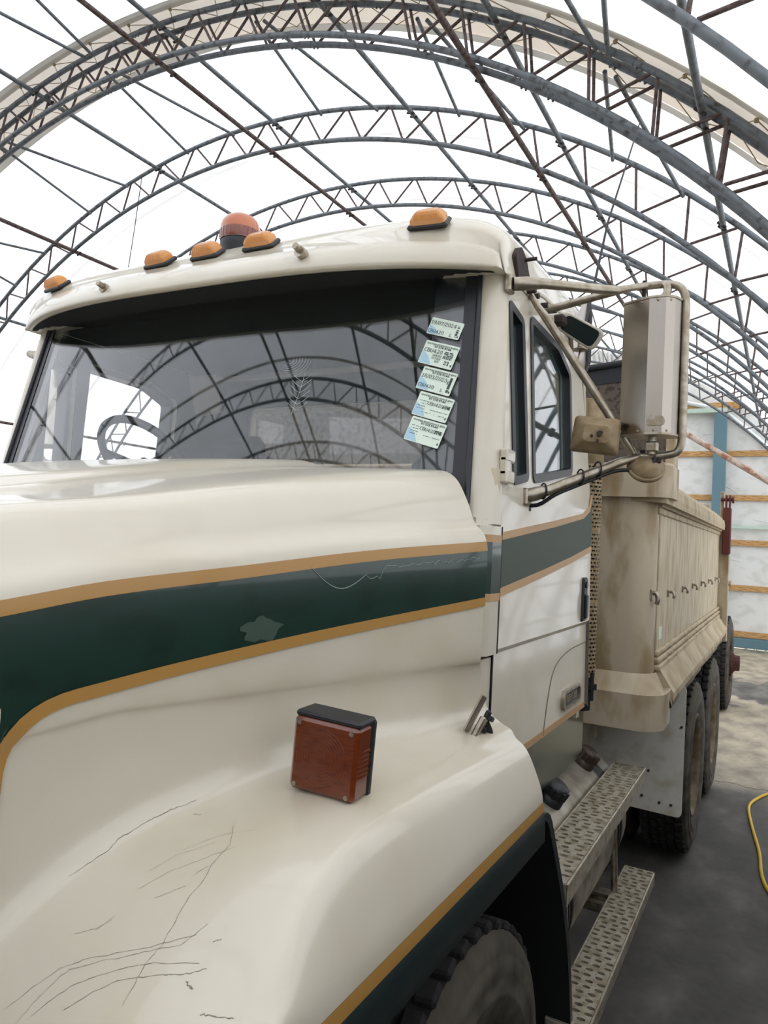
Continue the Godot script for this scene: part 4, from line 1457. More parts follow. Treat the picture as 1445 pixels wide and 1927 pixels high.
func build_mirrors(T: Node3D) -> void:
	var top := Vector3(-0.385, 2.633, -2.2)
	var piv := Vector3(-0.382, 2.126, -2.2)
	var b := MB.new()
	# main loop tube
	b.tube(bend([top + Vector3(-0.02, 0.0, 0), Vector3(-0.30, 2.632, -2.2), Vector3(-0.268, 2.60, -2.2), Vector3(-0.266, 2.14, -2.2), Vector3(-0.31, 2.128, -2.2), piv + Vector3(-0.01, 0, 0)], 0.05, 6), 0.0115, 12)
	var m := obj("wing_mirror", b, M.brushed, T, "tall polished wing mirror on tube arms")
	b = MB.new()
	b.tube([Vector3(-0.672, 2.566, -1.87), Vector3(-0.64, 2.568, -1.885), Vector3(-0.60, 2.571, -1.91), Vector3(-0.45, 2.605, -2.13), Vector3(-0.42, 2.618, -2.16), Vector3(-0.37, 2.634, -2.2)], [0.019, 0.019, 0.014, 0.0135, 0.010, 0.008], 12)
	b.bbox(Vector3(-0.682, 2.566, -1.868), Vector3(0.02, 0.05, 0.04), 0.005)
	obj("upper_arm", b, M.brushed, m)
	b = MB.new()
	b.tube([Vector3(-0.688, 2.596, -2.21), Vector3(-0.665, 2.600, -2.21), Vector3(-0.64, 2.604, -2.21), Vector3(-0.45, 2.632, -2.205), Vector3(-0.38, 2.638, -2.2)], [0.014, 0.013, 0.0125, 0.0115, 0.008], 12)
	b.bbox(Vector3(-0.690, 2.594, -2.21), Vector3(0.016, 0.035, 0.05), 0.005)
	obj("rear_arm", b, M.brushed, m)
	b = MB.new()
	b.tube([Vector3(-0.684, 2.60, -2.05), Vector3(-0.665, 2.565, -2.06), Vector3(-0.64, 2.53, -2.07), Vector3(-0.42, 2.175, -2.18), Vector3(-0.395, 2.135, -2.195)], [0.008, 0.010, 0.0125, 0.0125, 0.008], 12)
	obj("stay_rod", b, M.brushed, m)
	b = MB.new()
	b.tube([Vector3(-0.652, 1.990, -1.99), Vector3(-0.625, 1.998, -2.0), Vector3(-0.59, 2.012, -2.02), Vector3(-0.43, 2.105, -2.16), Vector3(-0.375, 2.130, -2.2)], [0.020, 0.020, 0.0145, 0.0135, 0.008], 12)
	b.bbox(Vector3(-0.648, 1.988, -1.988), Vector3(0.018, 0.05, 0.04), 0.005)
	obj("lower_arm", b, M.brushed, m)
	b = MB.new()
	for q in [[-0.672, 2.60, -2.03], [-0.674, 2.596, -2.07], [-0.678, 2.60, -2.17], [-0.676, 2.61, -2.26]]:
		b.cyl(Vector3(q[0] - 0.02, q[1], q[2]), Vector3(q[0] + 0.012, q[1], q[2]), 0.009, 8)
	b.cyl(top + Vector3(0.0, -0.03, 0), top + Vector3(0.0, 0.016, 0), 0.006, 8)
	b.cyl(Vector3(-0.372, 2.10, -2.2), Vector3(-0.372, 2.145, -2.2), 0.008, 8)
	b.bbox(Vector3(-0.335, 2.118, -2.2), Vector3(0.03, 0.028, 0.02), 0.005)
	obj("clamp_bolt", b, M.dark_rust, m, "", true)
	b = MB.new()
	b.tube(bend([Vector3(-0.652, 1.965, -2.029), Vector3(-0.62, 1.968, -2.028), Vector3(-0.58, 2.0, -2.035), Vector3(-0.44, 2.083, -2.165), Vector3(-0.39, 2.085, -2.19), Vector3(-0.34, 2.10, -2.19), Vector3(-0.335, 2.13, -2.195), Vector3(-0.345, 2.175, -2.2)], 0.03, 4), 0.006, 8)
	for q in [[-0.60, 2.004, -2.015], [-0.515, 2.052, -2.087], [-0.475, 2.078, -2.122]]:
		var c := Vector3(q[0], q[1], q[2])
		var ring := []
		for k in 13:
			ring.append(c + Vector3(0.3, -0.12, -0.3).normalized().cross(Vector3.UP).normalized() * 0.02 * cos(TAU * k / 12) + Vector3(-0.06, 0.024, 0.06) * 0.1 + Vector3.UP * 0.022 * sin(TAU * k / 12))
		b.tube(ring, 0.0026, 5, false)
	b.bbox(Vector3(-0.652, 1.963, -2.03), Vector3(0.01, 0.03, 0.016), 0.004)
	obj("cable", b, M.black, m)
	# housing: faceted stainless shell
	var plan := outline([[-0.434, -2.222], [-0.434, -2.165], [-0.357, -2.128], [-0.312, -2.128], [-0.290, -2.150], [-0.278, -2.180], [-0.276, -2.222]])
	b = MB.new()
	b.prism(plan, Vector3(0, 2.186, 0), Vector3.RIGHT, Vector3.BACK, Vector3(0, 0.385, 0))
	obj("mirror_head", b, M.stainless, m, "faceted stainless mirror head")
	b = MB.new()
	for y in [2.180, 2.571]:
		b = MB.new()
		b.prism(Geometry2D.offset_polygon(plan, 0.003)[0], Vector3(0, y, 0), Vector3.RIGHT, Vector3.BACK, Vector3(0, 0.006, 0))
		obj("end_cap", b, M.brushed, m)
	b = MB.new()
	for y in [2.192, 2.564]:
		for q in [[-0.415, -2.178], [-0.378, -2.138], [-0.334, -2.126], [-0.300, -2.140]]:
			b.bbox(Vector3(q[0], y, q[1]), Vector3(0.006, 0.006, 0.006), 0.0015)
	obj("rivet", b, M.brushed, m, "", true)
	b = MB.new()
	b.bbox(Vector3(-0.355, 2.3785, -2.224), Vector3(0.15, 0.37, 0.006), 0.002)
	obj("mirror_glass", b, M.dark_mirror, m)
	b = MB.new()
	b.prism(rounded([[-0.352, 2.205], [-0.305, 2.205], [-0.303, 2.222], [-0.316, 2.238], [-0.341, 2.238], [-0.354, 2.222]], 0.008, 4), Vector3(0, 0, -2.129), Vector3.RIGHT, Vector3.UP, Vector3(0, 0, 0.004))
	obj("cover_plate", b, M.brushed, m)
	b = MB.new()
	b.tube(bend([Vector3(-0.330, 2.632, -2.2), Vector3(-0.318, 2.622, -2.19), Vector3(-0.318, 2.595, -2.185), Vector3(-0.345, 2.575, -2.18)], 0.02, 5), 0.012, 8)
	obj("head_bracket", b, M.brushed, m)
	b = MB.new()
	b.cyl(Vector3(-0.345, 2.13, -2.185), Vector3(-0.345, 2.19, -2.185), 0.012, 10)
	b.bbox(Vector3(-0.345, 2.152, -2.185), Vector3(0.034, 0.03, 0.03), 0.004)
	obj("head_bracket", b, M.brushed, m)
	# small rectangular mirror seen from its back
	var tb := Basis(Vector3.BACK, -0.10) * Basis(Vector3.UP, 0.25)
	var c := Vector3(-0.487, 2.178, -2.105)
	b = MB.new()
	var rings := []
	for k in [[-0.022, 0.068, 0.052], [0.0, 0.068, 0.052], [0.012, 0.062, 0.047], [0.038, 0.036, 0.024]]:
		var ring := []
		for q in rounded([[-k[1], -k[2]], [k[1], -k[2]], [k[1] * 0.95, k[2]], [-k[1] * 0.95, k[2]]], 0.014, 4):
			ring.append(c + tb * Vector3(q.x, q.y, k[0]))
		ring.append(ring[0])
		rings.append(ring)
	for k in 3:
		b.smooth()
		b.grid([rings[k], rings[k + 1]])
	b.flat()
	b.fan(c + tb * Vector3(0, 0, 0.038), rings[3])
	b.fan(c + tb * Vector3(0, 0, -0.022), rings[0], true)
	obj("wide_angle_mirror", b, M.dusty_back, m, "small dusty rectangular mirror seen from behind")
	b = MB.new()
	for q in [[0.008, 0.0], [-0.012, -0.008], [0.006, -0.02]]:
		b.cyl(c + tb * Vector3(q[0], q[1], 0.03), c + tb * Vector3(q[0], q[1], 0.05), 0.008 if q[0] > 0.007 else 0.004, 8)
	b.tube([c + tb * Vector3(0.008, 0.0, 0.045), Vector3(-0.447, 2.213, -2.165) + Vector3(0.0, 0.0, 0.02), Vector3(-0.425, 2.205, -2.165)], 0.006, 8)
	b.cyl(Vector3(-0.428, 2.214, -2.14), Vector3(-0.428, 2.214, -2.165), 0.007, 8)
	obj("mirror_bracket", b, M.dark_rust, m)
	# round spot mirror
	var rb := Basis(Vector3.UP, 0.35) * Basis(Vector3.RIGHT, PI / 2 - 0.55)
	b = MB.new()
	b.smooth()
	b.lathe([Vector2(0.001, 0.028), Vector2(0.03, 0.024), Vector2(0.046, 0.010), Vector2(0.048, 0.004)], Transform3D(rb, Vector3(-0.362, 2.098, -2.205)), 32)
	b.smooth()
	b.lathe([Vector2(0.048, 0.004), Vector2(0.053, 0.003), Vector2(0.054, -0.008), Vector2(0.05, -0.014), Vector2(0.001, -0.014)], Transform3D(rb, Vector3(-0.362, 2.098, -2.205)), 32)
	obj("spot_mirror", b, M.dusty_back, m, "round dusty spot mirror")
	# look-down mirror over the door
	var pn := Vector3(0.45, -0.50, 0.74).normalized()
	var pu := (Vector3(0.105, -0.080, 0.0) - pn * Vector3(0.105, -0.080, 0.0).dot(pn)).normalized()
	var pv := pn.cross(pu)
	var pc := Vector3(-0.622, 2.577, -2.39)
	b = MB.new()
	rings = []
	for k in [[-0.035, 0.6], [-0.022, 0.95], [0.0, 1.0], [0.004, 0.97], [0.004, 0.80]]:
		var ring := []
		for q in rounded([[-0.085, -0.032], [0.085, -0.038], [0.085, 0.038], [-0.085, 0.032]], 0.026, 5):
			ring.append(pc + pu * (q.x * k[1]) + pv * (q.y * k[1]) + pn * k[0])
		ring.append(ring[0])
		rings.append(ring)
	b.smooth()
	b.grid(rings)
	b.flat()
	b.fan(pc - pn * 0.035, rings[0], true)
	var peep := obj("look_down_mirror", b, M.white_paint, T, "small look-down mirror over the door")
	b = MB.new()
	b.prism(rounded([[-0.070, -0.025], [0.068, -0.029], [0.068, 0.029], [-0.070, 0.025]], 0.02, 5), pc + pn * 0.001, pu, pv, pn * 0.002)
	obj("mirror_glass", b, M.dark_mirror, peep)
	b = MB.new()
	b.bbox(Vector3(-0.678, 2.60, -2.36), Vector3(0.05, 0.035, 0.09), 0.008)
	obj("mirror_foot", b, M.dark_rust, peep)
	# left wing mirror arm showing beside the windscreen
	b = MB.new()
	b.tube([Vector3(-2.70, 2.53, -1.87), Vector3(-2.78, 2.545, -1.88), Vector3(-2.83, 2.55, -1.95), Vector3(-3.02, 2.60, -2.2)], [0.018, 0.016, 0.013, 0.012], 10)
	b.tube(bend([Vector3(-3.02, 2.62, -2.2), Vector3(-3.12, 2.60, -2.2), Vector3(-3.12, 2.14, -2.2), Vector3(-3.0, 2.12, -2.2)], 0.05), 0.0115, 10)
	b.tube([Vector3(-2.745, 1.990, -1.99), Vector3(-2.81, 2.012, -2.02), Vector3(-3.02, 2.126, -2.2)], 0.014, 10)
	var lm := obj("wing_mirror", b, M.brushed, T)
	b = MB.new()
	b.bbox(Vector3(-3.045, 2.378, -2.18), Vector3(0.14, 0.38, 0.08), 0.02)
	obj("mirror_head", b, M.chrome, lm)
	# dark bracket at the roof corner
	b = MB.new()
	b.prism(rounded([[-2.03, 2.63], [-1.93, 2.60], [-1.90, 2.66], [-1.94, 2.70], [-1.99, 2.68]], 0.012, 3), Vector3(-0.700, 0, 0), Vector3.BACK, Vector3.UP, Vector3(0.022, 0, 0))
	b.cyl(Vector3(-0.69, 2.672, -1.975), Vector3(-0.645, 2.676, -1.985), 0.006, 8)
	obj("roof_bracket", b, M.dark_rust, T)
	# whip aerials, insulator, cab-side fin
	b = MB.new()
	b.tube([Vector3(-0.635, 2.60, -2.50), Vector3(-0.625, 3.1, -2.76), Vector3(-0.60, 3.70, -3.17)], [0.0055, 0.0048, 0.0032], 6)
	var aer := obj("aerial", b, M.black, T, "black whip aerial beside the cab")
	b = MB.new()
	b.cyl(Vector3(-0.64, 2.545, -2.487), Vector3(-0.64, 2.60, -2.50), 0.011, 10)
	b.smooth()
	b.lathe([Vector2(0.008, 0.0), Vector2(0.024, 0.0), Vector2(0.024, 0.006), Vector2(0.008, 0.010)], Transform3D(Basis.IDENTITY, Vector3(-0.64, 2.535, -2.487)), 16)
	b.tube(bend([Vector3(-0.64, 2.535, -2.487), Vector3(-0.642, 2.49, -2.46), Vector3(-0.648, 2.47, -2.53), Vector3(-0.655, 2.46, -2.57)], 0.02, 3), 0.0035, 6)
	obj("aerial_base", b, M.brushed, aer)
	b = MB.new()
	b.tube([Vector3(-2.31, 2.82, -1.95), Vector3(-2.26, 3.0, -1.93), Vector3(-2.20, 3.2, -1.90)], 0.0018, 5)
	obj("aerial", b, M.black, T, "thin wire aerial on the roof left of the marker lights")
	b = MB.new()
	b.prism(outline([[-2.55, 2.50], [-2.50, 2.60], [-2.70, 2.80], [-2.715, 2.70], [-2.72, 2.55], [-2.66, 2.48]]), Vector3(-0.685, 0, 0), Vector3.BACK, Vector3.UP, Vector3(0.012, 0, 0))
	var fin := obj("side_fin", b, M.stainless, T, "pointed fin at the rear cab corner")
	b = MB.new()
	b.tube([Vector3(-0.678, 2.80, -2.70), Vector3(-0.672, 2.72, -2.715), Vector3(-0.672, 2.55, -2.725), Vector3(-0.676, 2.48, -2.68)], [0.006, 0.014, 0.012, 0.005], 8)
	obj("fin_edge", b, M.black, fin)


func step(T: Node3D, c: Vector3, l: float, w: float, drop: float) -> void:
	# c: middle of the tread; perforated and dimpled
	var b := MB.new()
	var rows := int(l / 0.0325)
	var cl := l / rows
	var cw := (w - 0.014) / 3.0
	for i in rows:
		for j in 3:
			var o := c + Vector3(-w / 2 + 0.007 + cw * (j + 0.5), 0, -l / 2 + cl * (i + 0.5))
			var sh := 0.007 * (1 if (i / 2) % 2 == 0 else -1)
			var inner := []
			var outer := []
			var wall := []
			for k in 17:
				var a := TAU * (k % 16) / 16.0
				inner.append(o + Vector3(0.0125 * cos(a) + sh, 0, 0.0082 * sin(a)))
				wall.append(o + Vector3(0.0125 * cos(a) + sh, -0.008, 0.0082 * sin(a)))
				var m: float = maxf(absf(cos(a)), absf(sin(a)))
				outer.append(o + Vector3(cw / 2 * cos(a) / m, 0, cl / 2 * sin(a) / m))
			b.flat()
			b.grid([outer, inner], false)
			b.grid([inner, wall], false)
	b.flat()
	for s in [-1, 1]:
		var x: float = c.x + s * (w / 2 - 0.0035)
		b.bbox(Vector3(x, c.y - drop / 2 + 0.001, c.z), Vector3(0.008, drop, l), 0.003)
		b.bbox(Vector3(c.x, c.y - drop / 2 - 0.001, c.z + s * (l / 2 - 0.003)), Vector3(w, drop, 0.006), 0.002)
	var st := obj("step", b, M.tread_plate, T, "perforated aluminium step")
	b = MB.new()
	for i in rows:       # raised dimples between the holes
		for j in 4:
			var o := c + Vector3(-w / 2 + 0.007 + cw * j, 0, -l / 2 + cl * i)
			if j == 0:
				o.x += 0.003
			if j == 3:
				o.x -= 0.003
			b.bbox(o, Vector3(0.006, 0.004, 0.006), 0.0018)
	obj("dimple", b, M.tread_plate, st, "", true)


func build_lower(T: Node3D) -> void:
	# front wheels and their arches
	for s in [1, -1]:
		var o := Node3D.new()
		o.name = "front_wheel"
		o.position = -T.position
		T.add_child(o, true)
		o.set_meta("_at", Vector3.ZERO)
		if s > 0:
			wheel(o, Vector3(-0.668, 0.515, -1.43), 0.515, 0.275, 0)
		else:
			wheel(o, Vector3(-2.73, 0.515, -1.43), 0.515, 0.275, 0, true)
		var X := func(x: float) -> float: return x if s > 0 else 2 * XC - x
		var arch := bend([Vector3(0, 1.135, -0.85), Vector3(0, 1.15, -1.2), Vector3(0, 1.15, -1.6), Vector3(0, 1.19, -1.807), Vector3(0, 1.069, -1.886), Vector3(0, 0.887, -2.001), Vector3(0, 0.707, -2.084), Vector3(0, 0.487, -2.147), Vector3(0, 0.28, -2.175)], 0.08, 4)
		var r0 := []
		var r1 := []
		var e0 := []
		for p in arch:
			r0.append(Vector3(X.call(-0.502), p.y, p.z))
			r1.append(Vector3(X.call(-1.05), p.y, p.z))
			e0.append(Vector3(X.call(-0.502), p.y + 0.012, p.z - 0.022))
		var b := MB.new()
		b.smooth()
		b.grid([r0, r1])
		b.grid([[Vector3(X.call(-1.05), 1.2, -2.1), Vector3(X.call(-1.05), 1.2, -0.5)], [Vector3(X.call(-1.05), 0.45, -2.1), Vector3(X.call(-1.05), 0.45, -0.5)]])
		obj("wheel_arch_liner", b, M.liner, T)
		b = MB.new()
		b.smooth()
		var cutn := 9
		b.grid([r0.slice(cutn), e0.slice(cutn)])
		var back := []
		for p in e0.slice(cutn):
			back.append(Vector3(X.call(-1.0), p.y, p.z))
		b.smooth()
		b.grid([e0.slice(cutn), back])
		obj("mudguard", b, M.dark_green, T)
	# chassis
	var b := MB.new()
	for x in [-2.1, -1.3]:
		b.bbox(Vector3(x, 0.85, -3.7), Vector3(0.09, 0.28, 6.6), 0.01)
	for z in [-1.5, -5.0, -6.27]:
		b.cyl(Vector3(-2.5, 0.53, z), Vector3(-0.9, 0.53, z), 0.08, 12)
	b.bbox(Vector3(XC, 0.95, -1.2), Vector3(0.9, 0.5, 1.2), 0.05)
	obj("chassis", b, M.liner, T)
	b = MB.new()
	b.bbox(Vector3(XC, 0.62, -0.12), Vector3(2.3, 0.34, 0.14), 0.03)
	obj("bumper", b, M.chrome, T)
	b = MB.new()
	for k in 9:
		b.bbox(Vector3(XC, 0.98 + 0.07 * k, -0.17), Vector3(0.95, 0.02, 0.03), 0.004)
	obj("grille", b, M.chrome, T, "", true)
	# polished panel under the door
	b = MB.new()
	b.bbox(Vector3(-0.705, 1.125, -2.55), Vector3(0.02, 0.215, 0.87), 0.006)
	obj("under_door_panel", b, M.dull_chrome, T, "polished panel under the door")
	b = MB.new()
	b.bbox(Vector3(-0.70, 1.10, -2.06), Vector3(0.05, 0.26, 0.14), 0.01)
	obj("under_door_corner", b, M.dark_green, T)
	# fuel tank
	var tt := Transform3D(Basis(Vector3.RIGHT, PI / 2), Vector3(-0.868, 0.70, -2.72))
	b = MB.new()
	b.smooth()
	b.lathe([Vector2(0.001, -0.62), Vector2(0.24, -0.612), Vector2(0.285, -0.597), Vector2(0.298, -0.575)], tt, 48)
	b.smooth()
	b.lathe([Vector2(0.298, -0.575), Vector2(0.30, -0.57), Vector2(0.30, 0.57), Vector2(0.298, 0.575)], tt, 48)
	b.smooth()
	b.lathe([Vector2(0.298, 0.575), Vector2(0.285, 0.597), Vector2(0.24, 0.612), Vector2(0.001, 0.62)], tt, 48)
	var tank := obj("fuel_tank", b, M.tank_metal, T, "dusty aluminium fuel tank")
	for z in [-2.33, -3.12]:
		for k in [0.0, 0.045]:
			b = MB.new()
			b.smooth()
			b.lathe([Vector2(0.298, -0.014), Vector2(0.306, -0.012), Vector2(0.306, 0.012), Vector2(0.298, 0.014)], Transform3D(Basis(Vector3.RIGHT, PI / 2), Vector3(-0.868, 0.70, z - k)), 48)
			obj("tank_strap", b, M.black, tank)
	for q in [[-2.58, 0.046, "black"], [-3.08, 0.04, "cap_bronze"]]:
		var ct := Transform3D(Basis(Vector3.BACK, -0.55), Vector3(-0.715, 0.955, q[0]))
		b = MB.new()
		b.smooth()
		b.lathe([Vector2(q[1] * 1.15, 0.0), Vector2(q[1] * 1.1, 0.028), Vector2(q[1] * 0.95, 0.03)], ct, 24)
		b.smooth()
		b.lathe([Vector2(q[1] * 1.0, 0.03), Vector2(q[1] * 1.02, 0.062), Vector2(q[1] * 0.9, 0.07), Vector2(0.001, 0.072)], ct, 24)
		for k in 10:
			var a := TAU * k / 10
			b.cyl(ct * Vector3(q[1] * cos(a), 0.03, q[1] * sin(a)), ct * Vector3(q[1] * cos(a), 0.064, q[1] * sin(a)), 0.007, 6)
		obj("filler_cap", b, M[q[2]], tank)
	# two perforated steps and their hangers
	step(T, Vector3(-0.565, 0.925, -2.67), 1.27, 0.135, 0.062)
	step(T, Vector3(-0.512, 0.487, -2.73), 1.19, 0.125, 0.05)
	for z in [-2.30, -3.05]:
		b = MB.new()
		b.tube([Vector3(-0.60, 0.87, z), Vector3(-0.575, 0.75, z), Vector3(-0.56, 0.48, z)], 0.014, 6)
		b.bbox(Vector3(-0.60, 0.47, z), Vector3(0.2, 0.02, 0.05), 0.004)
		b.bbox(Vector3(-0.63, 0.87, z), Vector3(0.16, 0.03, 0.05), 0.004)
		b.bbox(Vector3(-0.78, 0.42, z), Vector3(0.4, 0.05, 0.06), 0.01)
		obj("step_hanger", b, M.brushed, T)
	# white boards ahead of the rear wheels
	b = MB.new()
	b.prism(rounded([[-0.98, 0.455], [-0.447, 0.440], [-0.442, 1.14], [-0.98, 1.14]], 0.03, 4), Vector3(0, 0, -4.22), Vector3.RIGHT, Vector3.UP, Vector3(0, 0, 0.012))
	var mud := obj("mud_board", b, M.mud_board, T, "white mud board ahead of the rear wheels")
	b = MB.new()
	for q in [[-0.65, 0.52], [-0.56, 0.50], [-0.50, 0.50], [-0.46, 0.92], [-0.62, 0.66]]:
		b.cyl(Vector3(q[0], q[1], -4.222), Vector3(q[0], q[1], -4.200), 0.007, 8)
	obj("bolt", b, M.dark_rust, mud, "", true)
	b = MB.new()
	b.bbox(Vector3(-0.90, 0.98, -3.78), Vector3(0.016, 0.36, 0.9), 0.004)
	obj("side_board", b, M.mud_board, T)
	# rear wheels: two axles, twin tyres
	for z in [-5.0, -6.27]:
		for s in [1, -1]:
			var o := Node3D.new()
			o.name = "rear_wheel"
			o.position = -T.position
			T.add_child(o, true)
			o.set_meta("_at", Vector3.ZERO)
			if s > 0:
				wheel(o, Vector3(-0.588, 0.53, z), 0.53, 0.26, 1)
				var q := Node3D.new()
				q.name = "inner_wheel"
				q.position = -T.position
				T.add_child(q, true)
				q.set_meta("_at", Vector3.ZERO)
				wheel(q, Vector3(-0.92, 0.53, z), 0.53, 0.26, 1, true)
			else:
				wheel(o, Vector3(-2.81, 0.53, z), 0.53, 0.26, 1, true)


func build_body(T: Node3D) -> void:
	var b := MB.new()
	var xr := -2.90       # far side
	# front wall with rounded corner, continuing as the side
	var plan := []
	for k in 9:
		var a := PI / 2 * k / 8.0
		plan.append(Vector2(-0.61 + 0.11 * sin(a), -3.41 + 0.11 * cos(a)))
	var ring := [Vector2(xr, -3.30)] + plan + [Vector2(-0.50, -3.47)]
	var rows := []
	for p in ring:
		rows.append([Vector3(p.x, 1.12, p.y), Vector3(p.x, 2.10, p.y)])
	b.smooth()
	b.grid(rows)
	b.bbox(Vector3(XC, 1.16, -5.1), Vector3(2.34, 0.08, 3.5))
	b.bbox(Vector3(xr, 1.6, -5.1), Vector3(0.05, 1.0, 3.5))
	var body := obj("tipper_body", b, M.body_front, T, "dusty aluminium tipper body")
	b = MB.new()
	b.bbox(Vector3(-0.515, 1.74, -5.15), Vector3(0.03, 0.70, 3.42))
	obj("side_panel", b, M.body_streaks, body, "streaked body side")
	b = MB.new()      # corner weld strip and top edge moulding
	b.bbox(Vector3(-0.502, 1.74, -3.465), Vector3(0.012, 0.66, 0.03), 0.004)
	b.bbox(Vector3(-0.498, 2.035, -5.1), Vector3(0.016, 0.03, 3.4), 0.004)
	b.bbox(Vector3(-0.492, 2.062, -5.1), Vector3(0.028, 0.022, 3.4), 0.004)
	obj("edge_moulding", b, M.body_dust, body)
	# top rail
	b = MB.new()
	b.prism(outline([[-0.60, 2.07], [-0.60, 2.195], [-0.56, 2.215], [-0.535, 2.212], [-0.530, 2.204], [-0.515, 2.200], [-0.510, 2.190], [-0.495, 2.184], [-0.490, 2.172], [-0.475, 2.165], [-0.468, 2.150], [-0.455, 2.142], [-0.449, 2.10], [-0.452, 2.062], [-0.50, 2.066]]), Vector3(0, 0, -6.70), Vector3.RIGHT, Vector3.UP, Vector3(0, 0, 3.40))
	obj("top_rail", b, M.body_dust, body)
	b = MB.new()
	b.bbox(Vector3(xr + 0.03, 2.13, -5.0), Vector3(0.12, 0.13, 3.4), 0.01)
	obj("top_rail", b, M.body_dust, body)
	# ribs low on the side
	for k in 3:
		b = MB.new()
		b.bbox(Vector3(-0.494, 1.395 - 0.032 * k, -5.16), Vector3(0.022 + 0.008 * k, 0.026, 3.44), 0.007)
		obj("side_rib", b, M.body_dust, body)
	# sloping ledge, flange and dented lower skirt
	b = MB.new()
	b.prism(outline([[-0.52, 1.325], [-0.482, 1.325], [-0.418, 1.225], [-0.418, 1.195], [-0.52, 1.195]]), Vector3(0, 0, -6.88), Vector3.RIGHT, Vector3.UP, Vector3(0, 0, 3.40))
	obj("ledge", b, M.body_dust, body)
	b = MB.new()
	rows = []
	for i in 60:
		var z := lerpf(-3.44, -6.86, i / 59.0)
		var wob := 0.014 * sin(z * 5.0) + 0.010 * sin(z * 11.0 + 1.0)
		rows.append([Vector3(-0.44 + wob * 0.6, 1.20, z), Vector3(-0.437 + wob * 0.8, 1.165, z), Vector3(-0.458 + wob, 1.155 + wob * 0.5, z), Vector3(-0.46 + wob, 1.105 + wob * 1.2, z), Vector3(-0.52, 1.10 + wob, z)])
	b.smooth()
	b.grid(rows, true)
	b.cyl(Vector3(-0.45, 1.178, -3.56), Vector3(-0.425, 1.178, -3.56), 0.014, 10)
	obj("lower_skirt", b, M.body_dust, body)
	# rounded front bolster
	b = MB.new()
	rows = []
	for k in range(-1, 11):
		var a := PI / 2 * k / 10.0 if k >= 0 else 0.0
		var p := Vector2(-0.545 + 0.115 * sin(a), -3.32 + 0.115 * cos(a))
		if k < 0:
			p.x = -0.84
		rows.append([Vector3(p.x - 0.05, 1.325, p.y - 0.05), Vector3(p.x - 0.012, 1.262, p.y - 0.012), Vector3(p.x, 1.245, p.y), Vector3(p.x, 1.095, p.y), Vector3(-0.56, 1.095, -3.34)])
	b.flat()
	b.grid(rows, false)
	b.bbox(Vector3(-0.70, 1.10, -3.27), Vector3(0.275, 0.02, 0.10), 0.002)
	b.bbox(Vector3(-0.50, 1.17, -3.40), Vector3(0.14, 0.15, 0.16), 0.004)
	obj("front_bolster", b, M.body_front, body)
	# cap over the front corner and headboard
	b = MB.new()
	ring = [Vector2(xr, -3.265)]
	for k in 9:
		var a := PI / 2 * k / 8.0
		ring.append(Vector2(-0.515 + 0.085 * sin(a), -3.35 + 0.085 * cos(a)))
	ring.append(Vector2(-0.43, -3.50))
	rows = []
	for p in ring:
		rows.append([Vector3(p.x - 0.03, 2.085, p.y - 0.03), Vector3(p.x, 2.085, p.y), Vector3(p.x, 2.225, p.y), Vector3(p.x - 0.012, 2.238, p.y - 0.012), Vector3(p.x - 0.2, 2.240, p.y - 0.2)])
	b.flat()
	b.grid(rows)
	obj("corner_cap", b, M.body_front, body)
	b = MB.new()
	b.prism(outline([[-2.93, 2.22], [-0.475, 2.22], [-0.475, 2.715], [-0.6, 2.715], [-0.8, 2.69], [-1.1, 2.70], [-2.93, 2.70]]), Vector3(0, 0, -3.40), Vector3.RIGHT, Vector3.UP, Vector3(0, 0, 0.03))
	obj("headboard", b, M.headboard_grime, body, "grimy dark headboard")
	b = MB.new()
	b.prism(outline([[-2.93, 2.59], [-0.9, 2.60], [-0.7, 2.615], [-0.476, 2.62], [-0.476, 2.715], [-0.6, 2.715], [-0.8, 2.69], [-1.1, 2.70], [-2.93, 2.70]]), Vector3(0, 0, -3.37), Vector3.RIGHT, Vector3.UP, Vector3(0, 0, 0.004))
	obj("headboard_band", b, M.tarp, body)
	b = MB.new()
	b.bbox(Vector3(-0.455, 2.47, -3.42), Vector3(0.045, 0.49, 0.10), 0.006)
	obj("headboard_flange", b, M.body_dust, body)
	b = MB.new()
	b.tube([Vector3(-2.9, 2.705, -3.37), Vector3(-1.2, 2.70, -3.37), Vector3(-0.85, 2.685, -3.362), Vector3(-0.7, 2.70, -3.365), Vector3(-0.48, 2.72, -3.37)], 0.016, 8)
	obj("headboard_seal", b, M.tarp, body)
	# tie hooks along the side
	for z in [-3.60, -3.80, -4.37, -4.87, -5.41, -5.94, -6.53]:
		if z == -3.60:
			continue
		b = MB.new()
		b.bbox(Vector3(-0.497, 1.65, z), Vector3(0.012, 0.035, 0.04), 0.004)
		b.tube(bend([Vector3(-0.495, 1.655, z), Vector3(-0.476, 1.660, z), Vector3(-0.469, 1.638, z), Vector3(-0.474, 1.627, z)], 0.010, 4), 0.007, 8)
		obj("tie_hook", b, M.brushed, body)
	b = MB.new()
	b.bbox(Vector3(-0.515, 1.66, -3.37), Vector3(0.02, 0.05, 0.03), 0.004)
	b.tube(bend([Vector3(-0.515, 1.665, -3.37), Vector3(-0.49, 1.672, -3.37), Vector3(-0.482, 1.64, -3.37), Vector3(-0.488, 1.62, -3.37)], 0.015, 4), 0.010, 8)
	obj("tie_hook", b, M.brushed, body)
	b = MB.new()
	b.bbox(Vector3(-0.4985, 1.475, -3.575), Vector3(0.004, 0.055, 0.075))
	obj("maker_label", b, M.card, body, "small pale label")
	# tail post, red tailgate arm
	b = MB.new()
	b.bbox(Vector3(-0.475, 1.60, -6.90), Vector3(0.11, 0.98, 0.06), 0.006)
	b.bbox(Vector3(-0.49, 2.24, -6.93), Vector3(0.03, 0.33, 0.10), 0.006)
